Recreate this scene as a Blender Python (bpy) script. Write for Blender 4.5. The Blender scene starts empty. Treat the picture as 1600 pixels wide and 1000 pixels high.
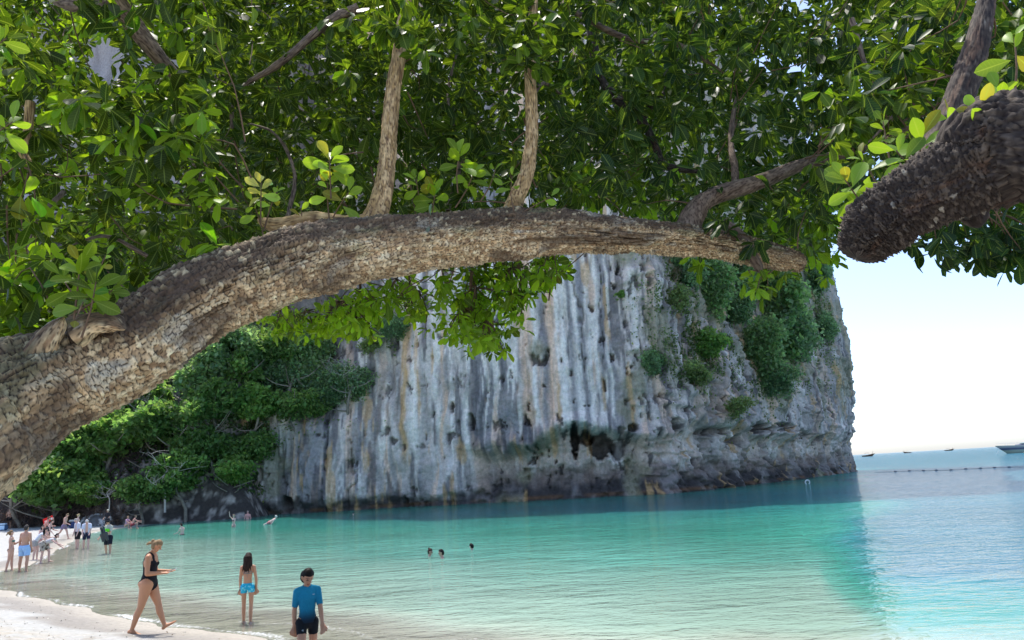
import os, bpy, bmesh, math, random, time
import numpy as np
from mathutils import Vector, Matrix
T0 = time.time()
rng = np.random.default_rng(7)
random.seed(7)
R = math.radians
S = bpy.context.scene
C = S.collection

# ------------------------------------------------------------------ camera
F = 1150.0                      # focal length in pixels of the 1600x1000 picture
CAM_Z = 2.65
cam = bpy.data.cameras.new('camera'); camo = bpy.data.objects.new('camera', cam); C.objects.link(camo)
cam.sensor_width = 36.0; cam.lens = F / 1600 * 36
cam.clip_start = 0.05; cam.clip_end = 30000
CM = (Matrix.Rotation(R(90 + 11.8), 4, 'X') @ Matrix.Rotation(R(-3.25), 4, 'Z'))
camo.matrix_world = Matrix.Translation((0, 0, CAM_Z)) @ CM
S.camera = camo
CR = np.array(CM.to_3x3())

# ------------------------------------------------------------------ sky, sun, exposure
SUN_EL, SUN_AZ = 66.0, -25.0      # azimuth measured from +Y towards +X
w = bpy.data.worlds.new('World'); S.world = w; w.use_nodes = True
nt = w.node_tree; nt.nodes.clear()
sky = nt.nodes.new('ShaderNodeTexSky'); sky.sky_type = 'NISHITA'; sky.sun_disc = False
sky.sun_elevation = R(SUN_EL); sky.sun_rotation = R(SUN_AZ)
sky.air_density = 0.65; sky.dust_density = 1.4; sky.ozone_density = 2.0
bg = nt.nodes.new('ShaderNodeBackground'); bg.inputs['Strength'].default_value = 0.15
wo = nt.nodes.new('ShaderNodeOutputWorld')
nt.links.new(sky.outputs[0], bg.inputs[0]); nt.links.new(bg.outputs[0], wo.inputs[0])
sl = bpy.data.lights.new('sun', 'SUN'); sl.energy = 2.0; sl.angle = R(0.55); sl.color = (1.0, 0.95, 0.86)
so = bpy.data.objects.new('sun', sl); C.objects.link(so)
sd_ = Vector((math.sin(R(SUN_AZ)) * math.cos(R(SUN_EL)), math.cos(R(SUN_AZ)) * math.cos(R(SUN_EL)), math.sin(R(SUN_EL))))
so.rotation_euler = sd_.to_track_quat('Z', 'Y').to_euler()
S.view_settings.view_transform = 'Standard'; S.view_settings.look = 'None'
S.view_settings.exposure = 1.35; S.view_settings.gamma = 1.0; S.view_settings.use_curve_mapping = False
S.render.engine = 'CYCLES'
S.cycles.use_denoising = True
S.cycles.max_bounces = 8; S.cycles.transparent_max_bounces = 12; S.cycles.transmission_bounces = 4
S.cycles.caustics_reflective = False; S.cycles.caustics_refractive = False

# ------------------------------------------------------------------ helpers
def ray(px, py):
    v = CR @ np.array([(px - 800) / F, -(py - 500) / F, -1.0]); return v / np.linalg.norm(v)
def at(px, py, Y):
    v = ray(px, py); return np.array([0, 0, CAM_Z]) + v * (Y / v[1])
def G(px, py, z=0.0):
    v = ray(px, py); return np.array([0, 0, CAM_Z]) + v * ((z - CAM_Z) / v[2])
def proj(P):
    q = (np.asarray(P, float) - np.array([0, 0, CAM_Z])) @ CR
    d = -q[..., 2]; d = np.where(np.abs(d) < 1e-6, 1e-6, d)
    return 800 + F * q[..., 0] / d, 500 - F * q[..., 1] / d, d

def _h(ix, iy, iz, seed):
    n = (ix.astype(np.int64) * 374761393 + iy.astype(np.int64) * 668265263 + iz.astype(np.int64) * 2147483647 + seed * 1274126177) & 0xffffffff
    n = ((n ^ (n >> 13)) * 1274126177) & 0xffffffff
    n = ((n ^ (n >> 16)) * 2246822519) & 0xffffffff
    return ((n ^ (n >> 15)) & 0xffffff) / float(0xffffff)
def vn(x, y, z=None, seed=0):
    x = np.asarray(x, float); y = np.asarray(y, float) + 0 * x
    z = np.zeros_like(x) if z is None else np.asarray(z, float) + 0 * x
    ix, iy, iz = np.floor(x), np.floor(y), np.floor(z)
    fx, fy, fz = x - ix, y - iy, z - iz
    fx, fy, fz = [f * f * f * (f * (f * 6 - 15) + 10) for f in (fx, fy, fz)]
    r = 0
    two = bool(np.any(z))
    for dx in (0, 1):
        for dy in (0, 1):
            for dz in ((0, 1) if two else (0,)):
                wgt = (fx if dx else 1 - fx) * (fy if dy else 1 - fy) * ((fz if dz else 1 - fz) if two else 1)
                r = r + wgt * _h(ix + dx, iy + dy, iz + dz, seed)
    return r * 2 - 1
def fbm(x, y, z=None, oct=4, seed=0, gain=.5):
    r = 0; a = 1; t = 0
    for i in range(oct):
        k = 2.03 ** i
        r = r + a * vn(np.asarray(x) * k, np.asarray(y) * k, None if z is None else np.asarray(z) * k, seed + i * 17); t += a; a *= gain
    return r / t
def sstep(a, b, x):
    t = np.clip((x - a) / (b - a), 0, 1); return t * t * (3 - 2 * t)
def mix(a, b, t):
    t = np.asarray(t)[..., None]; return np.asarray(a) * (1 - t) + np.asarray(b) * t

def mesh_np(name, V, Fc, mat=None, col=None, uv=None, smooth=True, attrs=None):
    """V (n,3); Fc (m,3) or (m,4) or a list of such arrays; col per vertex (n,3); uv per vertex (n,2)."""
    me = bpy.data.meshes.new(name)
    Fl = Fc if isinstance(Fc, list) else [Fc]
    Fl = [np.asarray(f, np.int32) for f in Fl if len(f)]
    loops = np.concatenate([f.ravel() for f in Fl])
    sizes = np.concatenate([np.full(len(f), f.shape[1], np.int32) for f in Fl])
    starts = np.concatenate([[0], np.cumsum(sizes)[:-1]]).astype(np.int32)
    me.vertices.add(len(V)); me.vertices.foreach_set('co', np.asarray(V, np.float32).ravel())
    me.loops.add(len(loops)); me.loops.foreach_set('vertex_index', loops)
    me.polygons.add(len(sizes)); me.polygons.foreach_set('loop_start', starts)
    me.polygons.foreach_set('use_smooth', np.full(len(sizes), smooth))
    if col is not None:
        c = np.ones((len(V), 4), np.float32); c[:, :3] = np.clip(col, 0, 1)
        a = me.color_attributes.new('col', 'FLOAT_COLOR', 'POINT'); a.data.foreach_set('color', c.ravel())
    if uv is not None:
        l = me.uv_layers.new(name='uv'); l.data.foreach_set('uv', np.asarray(uv, np.float32)[loops].ravel())
    for k, v in (attrs or {}).items():
        a = me.attributes.new(k, 'FLOAT', 'POINT'); a.data.foreach_set('value', np.asarray(v, np.float32))
    me.update(calc_edges=True)
    if mat is not None: me.materials.append(mat)
    return me
def link(name, me, parent=None, loc=None, rotz=None):
    o = bpy.data.objects.new(name, me); C.objects.link(o)
    if parent is not None: o.parent = parent
    if loc is not None: o.location = loc
    if rotz is not None: o.rotation_euler = (0, 0, rotz)
    return o
def tag(o, label=None, cat=None, group=None, kind=None):
    if label: o['label'] = label
    if cat: o['category'] = cat
    if group: o['group'] = group
    if kind: o['kind'] = kind
    return o
def gridf(nr, nc, wrap=False):
    i = np.arange(nr - 1)[:, None]; j = np.arange(nc if wrap else nc - 1)[None, :]
    jn = (j + 1) % nc
    return np.stack([i * nc + j, i * nc + jn, (i + 1) * nc + jn, (i + 1) * nc + j], -1).reshape(-1, 4)
def densify(P, n):
    P = np.asarray(P, float); k = len(P)
    Q = np.vstack([2 * P[0] - P[1], P, 2 * P[-1] - P[-2]])
    t = np.linspace(0, k - 1, n); i = np.minimum(t.astype(int), k - 2); u = (t - i)[:, None]
    a, b, c, d = Q[i], Q[i + 1], Q[i + 2], Q[i + 3]
    return .5 * ((2 * b) + (-a + c) * u + (2 * a - 5 * b + 4 * c - d) * u ** 2 + (-a + 3 * b - 3 * c + d) * u ** 3)

# ------------------------------------------------------------------ materials
def mat(name, base=None, rough=.8, attr='col', spec=.5, noise=None, bump=None, subsurf=0, metallic=0, sheen=0):
    """base None: colour from the vertex colours. noise=(scale, amount); bump=(scale, strength, distance)"""
    m = bpy.data.materials.new(name); m.use_nodes = True; n = m.node_tree; L = n.links
    b = n.nodes['Principled BSDF']; b.inputs['Roughness'].default_value = rough
    b.inputs['Specular IOR Level'].default_value = spec; b.inputs['Metallic'].default_value = metallic
    if base is None:
        c = n.nodes.new('ShaderNodeVertexColor'); c.layer_name = attr; cs = c.outputs[0]
    else:
        c = n.nodes.new('ShaderNodeRGB'); c.outputs[0].default_value = (*base, 1); cs = c.outputs[0]
    tc = n.nodes.new('ShaderNodeTexCoord')
    if noise:
        t = n.nodes.new('ShaderNodeTexNoise'); t.inputs['Scale'].default_value = noise[0]; t.inputs['Detail'].default_value = 6
        t.inputs['Roughness'].default_value = .65
        L.new(tc.outputs['Object'], t.inputs['Vector'])
        mr = n.nodes.new('ShaderNodeMapRange'); mr.inputs['From Min'].default_value = .3; mr.inputs['From Max'].default_value = .7
        mr.inputs['To Min'].default_value = 1 - noise[1]; mr.inputs['To Max'].default_value = 1 + noise[1]
        L.new(t.outputs[0], mr.inputs[0])
        mx = n.nodes.new('ShaderNodeVectorMath'); mx.operation = 'SCALE'; L.new(cs, mx.inputs[0]); L.new(mr.outputs[0], mx.inputs['Scale']); cs = mx.outputs[0]
    L.new(cs, b.inputs['Base Color'])
    if bump:
        t = n.nodes.new('ShaderNodeTexNoise'); t.inputs['Scale'].default_value = bump[0]; t.inputs['Detail'].default_value = 8
        L.new(tc.outputs['Object'], t.inputs['Vector'])
        bp = n.nodes.new('ShaderNodeBump'); bp.inputs['Strength'].default_value = bump[1]; bp.inputs['Distance'].default_value = bump[2]
        L.new(t.outputs[0], bp.inputs['Height']); L.new(bp.outputs[0], b.inputs['Normal'])
    if subsurf:
        b.inputs['Subsurface Weight'].default_value = subsurf; b.inputs['Subsurface Radius'].default_value = (.02, .008, .004)
    return m
def leaf_mat(name, trans=.5, rough=.42, rib=True, spec=.24, tgain=(1.7, 1.6, .35)):
    m = bpy.data.materials.new(name); m.use_nodes = True; n = m.node_tree; L = n.links
    b = n.nodes['Principled BSDF']; b.inputs['Roughness'].default_value = rough; b.inputs['Specular IOR Level'].default_value = spec
    out = n.nodes['Material Output']
    c = n.nodes.new('ShaderNodeVertexColor'); c.layer_name = 'col'; cs = c.outputs[0]
    if rib:
        uv = n.nodes.new('ShaderNodeUVMap'); uv.uv_map = 'uv'
        sp = n.nodes.new('ShaderNodeSeparateXYZ'); L.new(uv.outputs[0], sp.inputs[0])
        ab = n.nodes.new('ShaderNodeMath'); ab.operation = 'ABSOLUTE'; L.new(sp.outputs[0], ab.inputs[0])
        mr = n.nodes.new('ShaderNodeMapRange'); mr.inputs['From Min'].default_value = .03; mr.inputs['From Max'].default_value = .13
        mr.inputs['To Min'].default_value = .55; mr.inputs['To Max'].default_value = 0
        L.new(ab.outputs[0], mr.inputs[0])
        # side veins
        ma = n.nodes.new('ShaderNodeMath'); ma.operation = 'MULTIPLY_ADD'; L.new(ab.outputs[0], ma.inputs[0]); ma.inputs[1].default_value = -.12; L.new(sp.outputs[1], ma.inputs[2])
        mu = n.nodes.new('ShaderNodeMath'); mu.operation = 'MULTIPLY'; L.new(ma.outputs[0], mu.inputs[0]); mu.inputs[1].default_value = 62
        sn = n.nodes.new('ShaderNodeMath'); sn.operation = 'SINE'; L.new(mu.outputs[0], sn.inputs[0])
        mv = n.nodes.new('ShaderNodeMapRange'); mv.inputs['From Min'].default_value = .7; mv.inputs['From Max'].default_value = 1; mv.inputs['To Max'].default_value = .16
        L.new(sn.outputs[0], mv.inputs[0])
        mm = n.nodes.new('ShaderNodeMath'); mm.operation = 'MAXIMUM'; L.new(mr.outputs[0], mm.inputs[0]); L.new(mv.outputs[0], mm.inputs[1])
        mx = n.nodes.new('ShaderNodeMix'); mx.data_type = 'RGBA'; L.new(mm.outputs[0], mx.inputs['Factor'])
        L.new(cs, mx.inputs['A']); mx.inputs['B'].default_value = (.32, .42, .12, 1); cs = mx.outputs['Result']
    L.new(cs, b.inputs['Base Color'])
    sc = n.nodes.new('ShaderNodeVectorMath'); sc.operation = 'MULTIPLY'; L.new(cs, sc.inputs[0]); sc.inputs[1].default_value = tgain
    tr = n.nodes.new('ShaderNodeBsdfTranslucent'); L.new(sc.outputs[0], tr.inputs['Color'])
    ms = n.nodes.new('ShaderNodeMixShader'); ms.inputs[0].default_value = trans
    L.new(b.outputs[0], ms.inputs[1]); L.new(tr.outputs[0], ms.inputs[2]); L.new(ms.outputs[0], out.inputs[0])
    return m

M_rock = mat('limestone', rough=.9, noise=(3.2, .24), bump=(2.6, .8, .22), spec=.2)
M_soil = mat('hillside_soil', rough=.95, noise=(.8, .4), bump=(2, .6, .2), spec=.2)
M_sand = mat('beach_sand', rough=.9, noise=(9, .16), bump=(10, .7, .05), spec=.25)
M_bark = mat('bark', rough=.85, noise=(38, .25), bump=(90, .5, .004), spec=.3)
M_twig = mat('twig_bark', base=(.16, .10, .06), rough=.85, noise=(20, .3), spec=.3)
M_dead = mat('bleached_wood', base=(.55, .50, .45), rough=.9, noise=(3, .3))
M_ftrunk = mat('forest_trunk_bark', base=(.22, .19, .15), rough=.9, noise=(3, .4))
M_leaf = leaf_mat('leaf_surface')
M_fleaf = leaf_mat('forest_leaf', trans=.58, rough=.6, rib=False, spec=.3, tgain=(2.0, 2.0, 1.1))

# ------------------------------------------------------------------ shoreline and terrain
near_shore = [G(400, 998), G(325, 984), G(275, 976), G(225, 971), G(175, 961), G(135, 952), G(97, 945), G(50, 931), G(0, 919)]
far_shore = [G(-8, 893), G(45, 884), G(70, 872), G(88, 858), G(104, 849), G(130, 838), G(160, 829), G(200, 824), G(245, 818), G(290, 815), G(345, 811)]
water_poly = ([(9000, -70), (70, -20), (30, 1), (14, 5.6), (6, 8.6), (.5, 10.4)] + [tuple(p[:2]) for p in near_shore] + [(-18.8, 25.6)]
              + [tuple(p[:2]) for p in far_shore] + [(-22, 78), (25, 86), (40, 130), (-60, 400), (-400, 9000), (9000, 9000)])
WP = np.array(water_poly, float)
def shore_sd(x, y):
    """distance to the waterline: positive on land, negative over water"""
    x = np.asarray(x, float); y = np.asarray(y, float)
    d = np.full(x.shape, 1e9); ins = np.zeros(x.shape, bool); n = len(WP)
    for i in range(n):
        ax, ay = WP[i]; bx, by = WP[(i + 1) % n]
        ex, ey = bx - ax, by - ay
        t = np.clip(((x - ax) * ex + (y - ay) * ey) / (ex * ex + ey * ey), 0, 1)
        d = np.minimum(d, np.hypot(x - ax - t * ex, y - ay - t * ey))
        if ay != by:
            c = ((ay > y) != (by > y)) & (x < (bx - ax) * (y - ay) / (by - ay) + ax)
            ins ^= c
    return np.where(ins, -d, d)
def shore_n(x, y):
    return shore_sd(x, y) + .18 * vn(x * .9, y * .9, seed=3) + .25 * vn(x * .25, y * .25, seed=4)
def ground_z(x, y):
    x = np.asarray(x, float); y = np.asarray(y, float)
    s = shore_n(x, y)
    far = sstep(22, 32, y)
    land_near = 1.25 * (1 - np.exp(-np.maximum(s, 0) * .105))
    land_far = .75 * (1 - np.exp(-np.maximum(s, 0) * .06))
    z = land_near * (1 - far) + land_far * far
    z = np.where(s < 0, np.maximum(-.055 * -s - .0016 * s * s, -4), z)
    dry = sstep(1.2, 2.6, s)
    z = z + dry * (.035 * fbm(x * 1.3, y * 1.3, oct=3, seed=9) + .02 * fbm(x * 6, y * 6, oct=2, seed=5)) * (1 - sstep(40, 70, y) * .5)
    return z
def ground_at(px, py):
    v = ray(px, py); t = np.linspace(5, 160, 3000); P = np.array([0, 0, CAM_Z]) + t[:, None] * v
    g = np.maximum(ground_z(P[:, 0], P[:, 1]), -.02)
    k = np.argmax(P[:, 2] < g); return np.array([P[k, 0], P[k, 1], g[k]])

def terrain():
    az = np.concatenate([np.linspace(-180, -62, 20, endpoint=False), np.linspace(-62, -8, 210, endpoint=False), np.linspace(-8, 60, 40, endpoint=False), np.linspace(60, 180, 20, endpoint=False)])
    rr = np.concatenate([np.linspace(.5, 8, 20, endpoint=False), 8 * (32 / 8) ** np.linspace(0, 1, 200, endpoint=False), 32 * (110 / 32) ** np.linspace(0, 1, 80, endpoint=False), 110 * (9000 / 110) ** np.linspace(0, 1, 25)])
    A, Rr = np.meshgrid(R(1) * az, rr); X = Rr * np.sin(A); Y = Rr * np.cos(A)
    Z = ground_z(X, Y)
    s = shore_n(X, Y)
    # coral rubble and debris zone on the upper near sand
    rub = sstep(1.5, 3.0, s) * (1 - sstep(25, 45, Y))
    Z = Z + rub * .03 * np.abs(fbm(X * 9, Y * 9, oct=2, seed=31))
    dry = np.array([.425, .425, .41]); wet = np.array([.42, .385, .33]); damp = np.array([.29, .27, .245])
    c = mix(np.broadcast_to(wet, X.shape + (3,)), damp, sstep(-.1, 1.1, s))
    c = mix(c, dry, sstep(1.2, 1.8, s + .4 * vn(X * 1.5, Y * 1.5, seed=33)))
    sp = fbm(X * 7, Y * 7, oct=4, seed=41, gain=.7)
    c = mix(c, np.array([.30, .26, .20]), rub * sstep(.10, .34, sp) * .75)
    c = mix(c, np.array([.46, .40, .31]), .5 * rub * sstep(.0, .3, fbm(X * 1.5, Y * 1.5, oct=3, seed=44)))
    land = sstep(24, 40, s) * (Y > 40)
    c = mix(c, np.array([.20, .16, .11]), land)
    V = np.stack([X, Y, Z], -1).reshape(-1, 3)
    nr, nc = X.shape
    Fc = gridf(nr, nc, True)
    c0 = len(V); V = np.vstack([V, [0, 0, V[:nc, 2].mean()]])
    fan = np.stack([np.full(nc, c0), (np.arange(nc) + 1) % nc, np.arange(nc)], -1)
    col = np.vstack([c.reshape(-1, 3), dry])
    tag(link('ground', mesh_np('ground', V, [Fc, fan[:, ::-1]], M_sand, col=col)), 'pale sand beach curving round the shallow bay', kind='structure')
terrain()

# ------------------------------------------------------------------ water
def water_material():
    m = bpy.data.materials.new('sea_water'); m.use_nodes = True; n = m.node_tree; L = n.links; n.nodes.clear()
    def N(t, **k):
        q = n.nodes.new(t)
        for a, b in k.items(): setattr(q, a, b)
        return q
    out = N('ShaderNodeOutputMaterial')
    dep = N('ShaderNodeAttribute', attribute_name='depth')
    geo = N('ShaderNodeNewGeometry')
    # body colour by depth of water
    cr = N('ShaderNodeValToRGB'); e = cr.color_ramp
    e.elements[0].position = 0; e.elements[0].color = (.62, .59, .51, 1)
    e.elements[1].position = 1; e.elements[1].color = (.03, .14, .18, 1)
    for p, c in ((.06, (.54, .55, .46, 1)), (.16, (.33, .47, .385, 1)), (.30, (.13, .38, .30, 1)), (.5, (.055, .31, .23, 1)), (.74, (.035, .26, .23, 1)), (.88, (.025, .19, .21, 1))):
        k = e.elements.new(p); k.color = c
    L.new(dep.outputs['Fac'], cr.inputs[0])
    nz = N('ShaderNodeTexNoise'); nz.inputs['Scale'].default_value = .12; nz.inputs['Detail'].default_value = 4
    L.new(geo.outputs['Position'], nz.inputs['Vector'])
    mr = N('ShaderNodeMapRange'); mr.inputs['From Min'].default_value = .3; mr.inputs['From Max'].default_value = .7; mr.inputs['To Min'].default_value = .82; mr.inputs['To Max'].default_value = 1.15
    L.new(nz.outputs[0], mr.inputs[0])
    sc = N('ShaderNodeVectorMath', operation='SCALE'); L.new(cr.outputs[0], sc.inputs[0]); L.new(mr.outputs[0], sc.inputs['Scale'])
    # waves: three stretched noises
    def wave(scale, sx, sy, rot, det, dist=0):
        mp = N('ShaderNodeMapping'); mp.inputs['Scale'].default_value = (sx * scale, sy * scale, 1); mp.inputs['Rotation'].default_value = (0, 0, R(rot))
        L.new(geo.outputs['Position'], mp.inputs['Vector'])
        t = N('ShaderNodeTexNoise'); t.inputs['Scale'].default_value = 1; t.inputs['Detail'].default_value = det; t.inputs['Distortion'].default_value = dist
        L.new(mp.outputs[0], t.inputs['Vector']); return t.outputs[0]
    opn = N('ShaderNodeAttribute', attribute_name='open')
    def amp(v):
        q = N('ShaderNodeMath', operation='MULTIPLY'); L.new(opn.outputs['Fac'], q.inputs[0]); q.inputs[1].default_value = v; return q.outputs[0]
    bp1 = N('ShaderNodeBump'); bp1.inputs['Strength'].default_value = 1; L.new(amp(WAVE[0]), bp1.inputs['Distance'])
    L.new(wave(.7, .5, 1.0, 14, 3, .6), bp1.inputs['Height'])
    bp2 = N('ShaderNodeBump'); bp2.inputs['Strength'].default_value = 1; L.new(amp(WAVE[1]), bp2.inputs['Distance'])
    L.new(wave(2.6, .55, 1.0, -10, 4, .5), bp2.inputs['Height']); L.new(bp1.outputs[0], bp2.inputs['Normal'])
    bp3 = N('ShaderNodeBump'); bp3.inputs['Strength'].default_value = 1; L.new(amp(WAVE[2]), bp3.inputs['Distance'])
    L.new(wave(9, .6, 1.0, 6, 3, .3), bp3.inputs['Height']); L.new(bp2.outputs[0], bp3.inputs['Normal'])
    nrm = bp3.outputs[0]
    df = N('ShaderNodeBsdfDiffuse'); L.new(sc.outputs[0], df.inputs['Color']); L.new(nrm, df.inputs['Normal'])
    tp = N('ShaderNodeBsdfTransparent'); tp.inputs[0].default_value = (.86, .93, .90, 1)
    m1 = N('ShaderNodeMixShader')
    op = N('ShaderNodeMapRange'); op.inputs['From Min'].default_value = 0; op.inputs['From Max'].default_value = .12; op.inputs['To Min'].default_value = .12; op.inputs['To Max'].default_value = 1
    L.new(dep.outputs['Fac'], op.inputs[0]); L.new(op.outputs[0], m1.inputs[0]); L.new(tp.outputs[0], m1.inputs[1]); L.new(df.outputs[0], m1.inputs[2])
    gl = N('ShaderNodeBsdfGlossy'); gl.inputs['Roughness'].default_value = .06; L.new(nrm, gl.inputs['Normal'])
    fr = N('ShaderNodeFresnel'); fr.inputs['IOR'].default_value = 1.33; L.new(nrm, fr.inputs['Normal'])
    m2 = N('ShaderNodeMixShader'); L.new(fr.outputs[0], m2.inputs[0]); L.new(m1.outputs[0], m2.inputs[1]); L.new(gl.outputs[0], m2.inputs[2])
    # thin foam at the very edge
    fm = N('ShaderNodeBsdfDiffuse'); fm.inputs[0].default_value = (.8, .82, .82, 1)
    ft = N('ShaderNodeAttribute', attribute_name='foam')
    fn = N('ShaderNodeTexNoise'); fn.inputs['Scale'].default_value = 16; fn.inputs['Detail'].default_value = 5; L.new(geo.outputs['Position'], fn.inputs['Vector'])
    fa = N('ShaderNodeMath', operation='ADD'); L.new(ft.outputs['Fac'], fa.inputs[0]); L.new(fn.outputs[0], fa.inputs[1])
    fr2 = N('ShaderNodeMapRange'); fr2.inputs['From Min'].default_value = .98; fr2.inputs['From Max'].default_value = 1.4; L.new(fa.outputs[0], fr2.inputs[0])
    m3 = N('ShaderNodeMixShader'); L.new(fr2.outputs[0], m3.inputs[0]); L.new(m2.outputs[0], m3.inputs[1]); L.new(fm.outputs[0], m3.inputs[2])
    L.new(m3.outputs[0], out.inputs[0])
    return m
WAVE = (.085, .045, .018)
def water():
    az = np.concatenate([np.linspace(-180, -64, 12, endpoint=False), np.linspace(-64, -5, 150, endpoint=False), np.linspace(-5, 50, 60, endpoint=False), np.linspace(50, 180, 16, endpoint=False)])
    rr = np.concatenate([np.linspace(3, 8, 6, endpoint=False), 8 * (34 / 8) ** np.linspace(0, 1, 150, endpoint=False), 34 * (120 / 34) ** np.linspace(0, 1, 60, endpoint=False), 120 * (9000 / 120) ** np.linspace(0, 1, 30)])
    A, Rr = np.meshgrid(R(1) * az, rr); X = Rr * np.sin(A); Y = Rr * np.cos(A)
    s = -shore_n(X, Y)
    # how much water colour: shore band first, then a slow slope out to the deep channel under the cliff
    px, py, _ = proj(np.stack([X, Y, 0 * X], -1))
    sw = s + 1.5 * fbm(X * .12, Y * .12, oct=3, seed=77)
    d = .16 * sstep(0, 3.5, s) + .26 * sstep(2, 20, sw) + .22 * sstep(8, 34, sw) + .28 * sstep(34, 58, Y + .15 * X + 3 * vn(X * .1, Y * .1, seed=5)) + .1 * sstep(70, 140, Y)
    d = np.maximum(d, 1.0 * sstep(.30, .50, X / np.maximum(Y, 1) + .04 * vn(X * .2, Y * .2, seed=6)) * sstep(0, 10, s) * (Y > 0))
    far = sstep(8, 42, Y)
    foam = (.70 + .28 * vn(X * .8, Y * .8, seed=14)) * np.exp(-((s - .14) / .17) ** 2) + .52 * np.exp(-((s - 1.15 - .5 * vn(X * .35, Y * .35, seed=8)) / .2) ** 2) * sstep(-.1, .4, vn(X * .4, Y * .4, seed=12) + .2) + .42 * np.exp(-((s - 2.3 - .7 * vn(X * .25, Y * .25, seed=9)) / .2) ** 2) * sstep(0, .4, vn(X * .5, Y * .5, seed=13))
    foam = np.minimum(foam, .78) * (s > -.05)
    Z = .0 * X
    nr, nc = X.shape
    V = np.stack([X, Y, Z], -1).reshape(-1, 3)
    me = mesh_np('water', V, gridf(nr, nc, True), water_material(), attrs={'depth': d.ravel(), 'foam': foam.ravel(), 'open': (1 + 1.7 * sstep(3, 16, s) * sstep(0, 12, X) * sstep(.2, .5, X / np.maximum(Y, 1)) + 4.5 * sstep(70, 220, Rr)).ravel()})
    tag(link('water', me), 'clear turquoise sea in the bay turning pale by the beach', kind='structure')
water()

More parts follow.
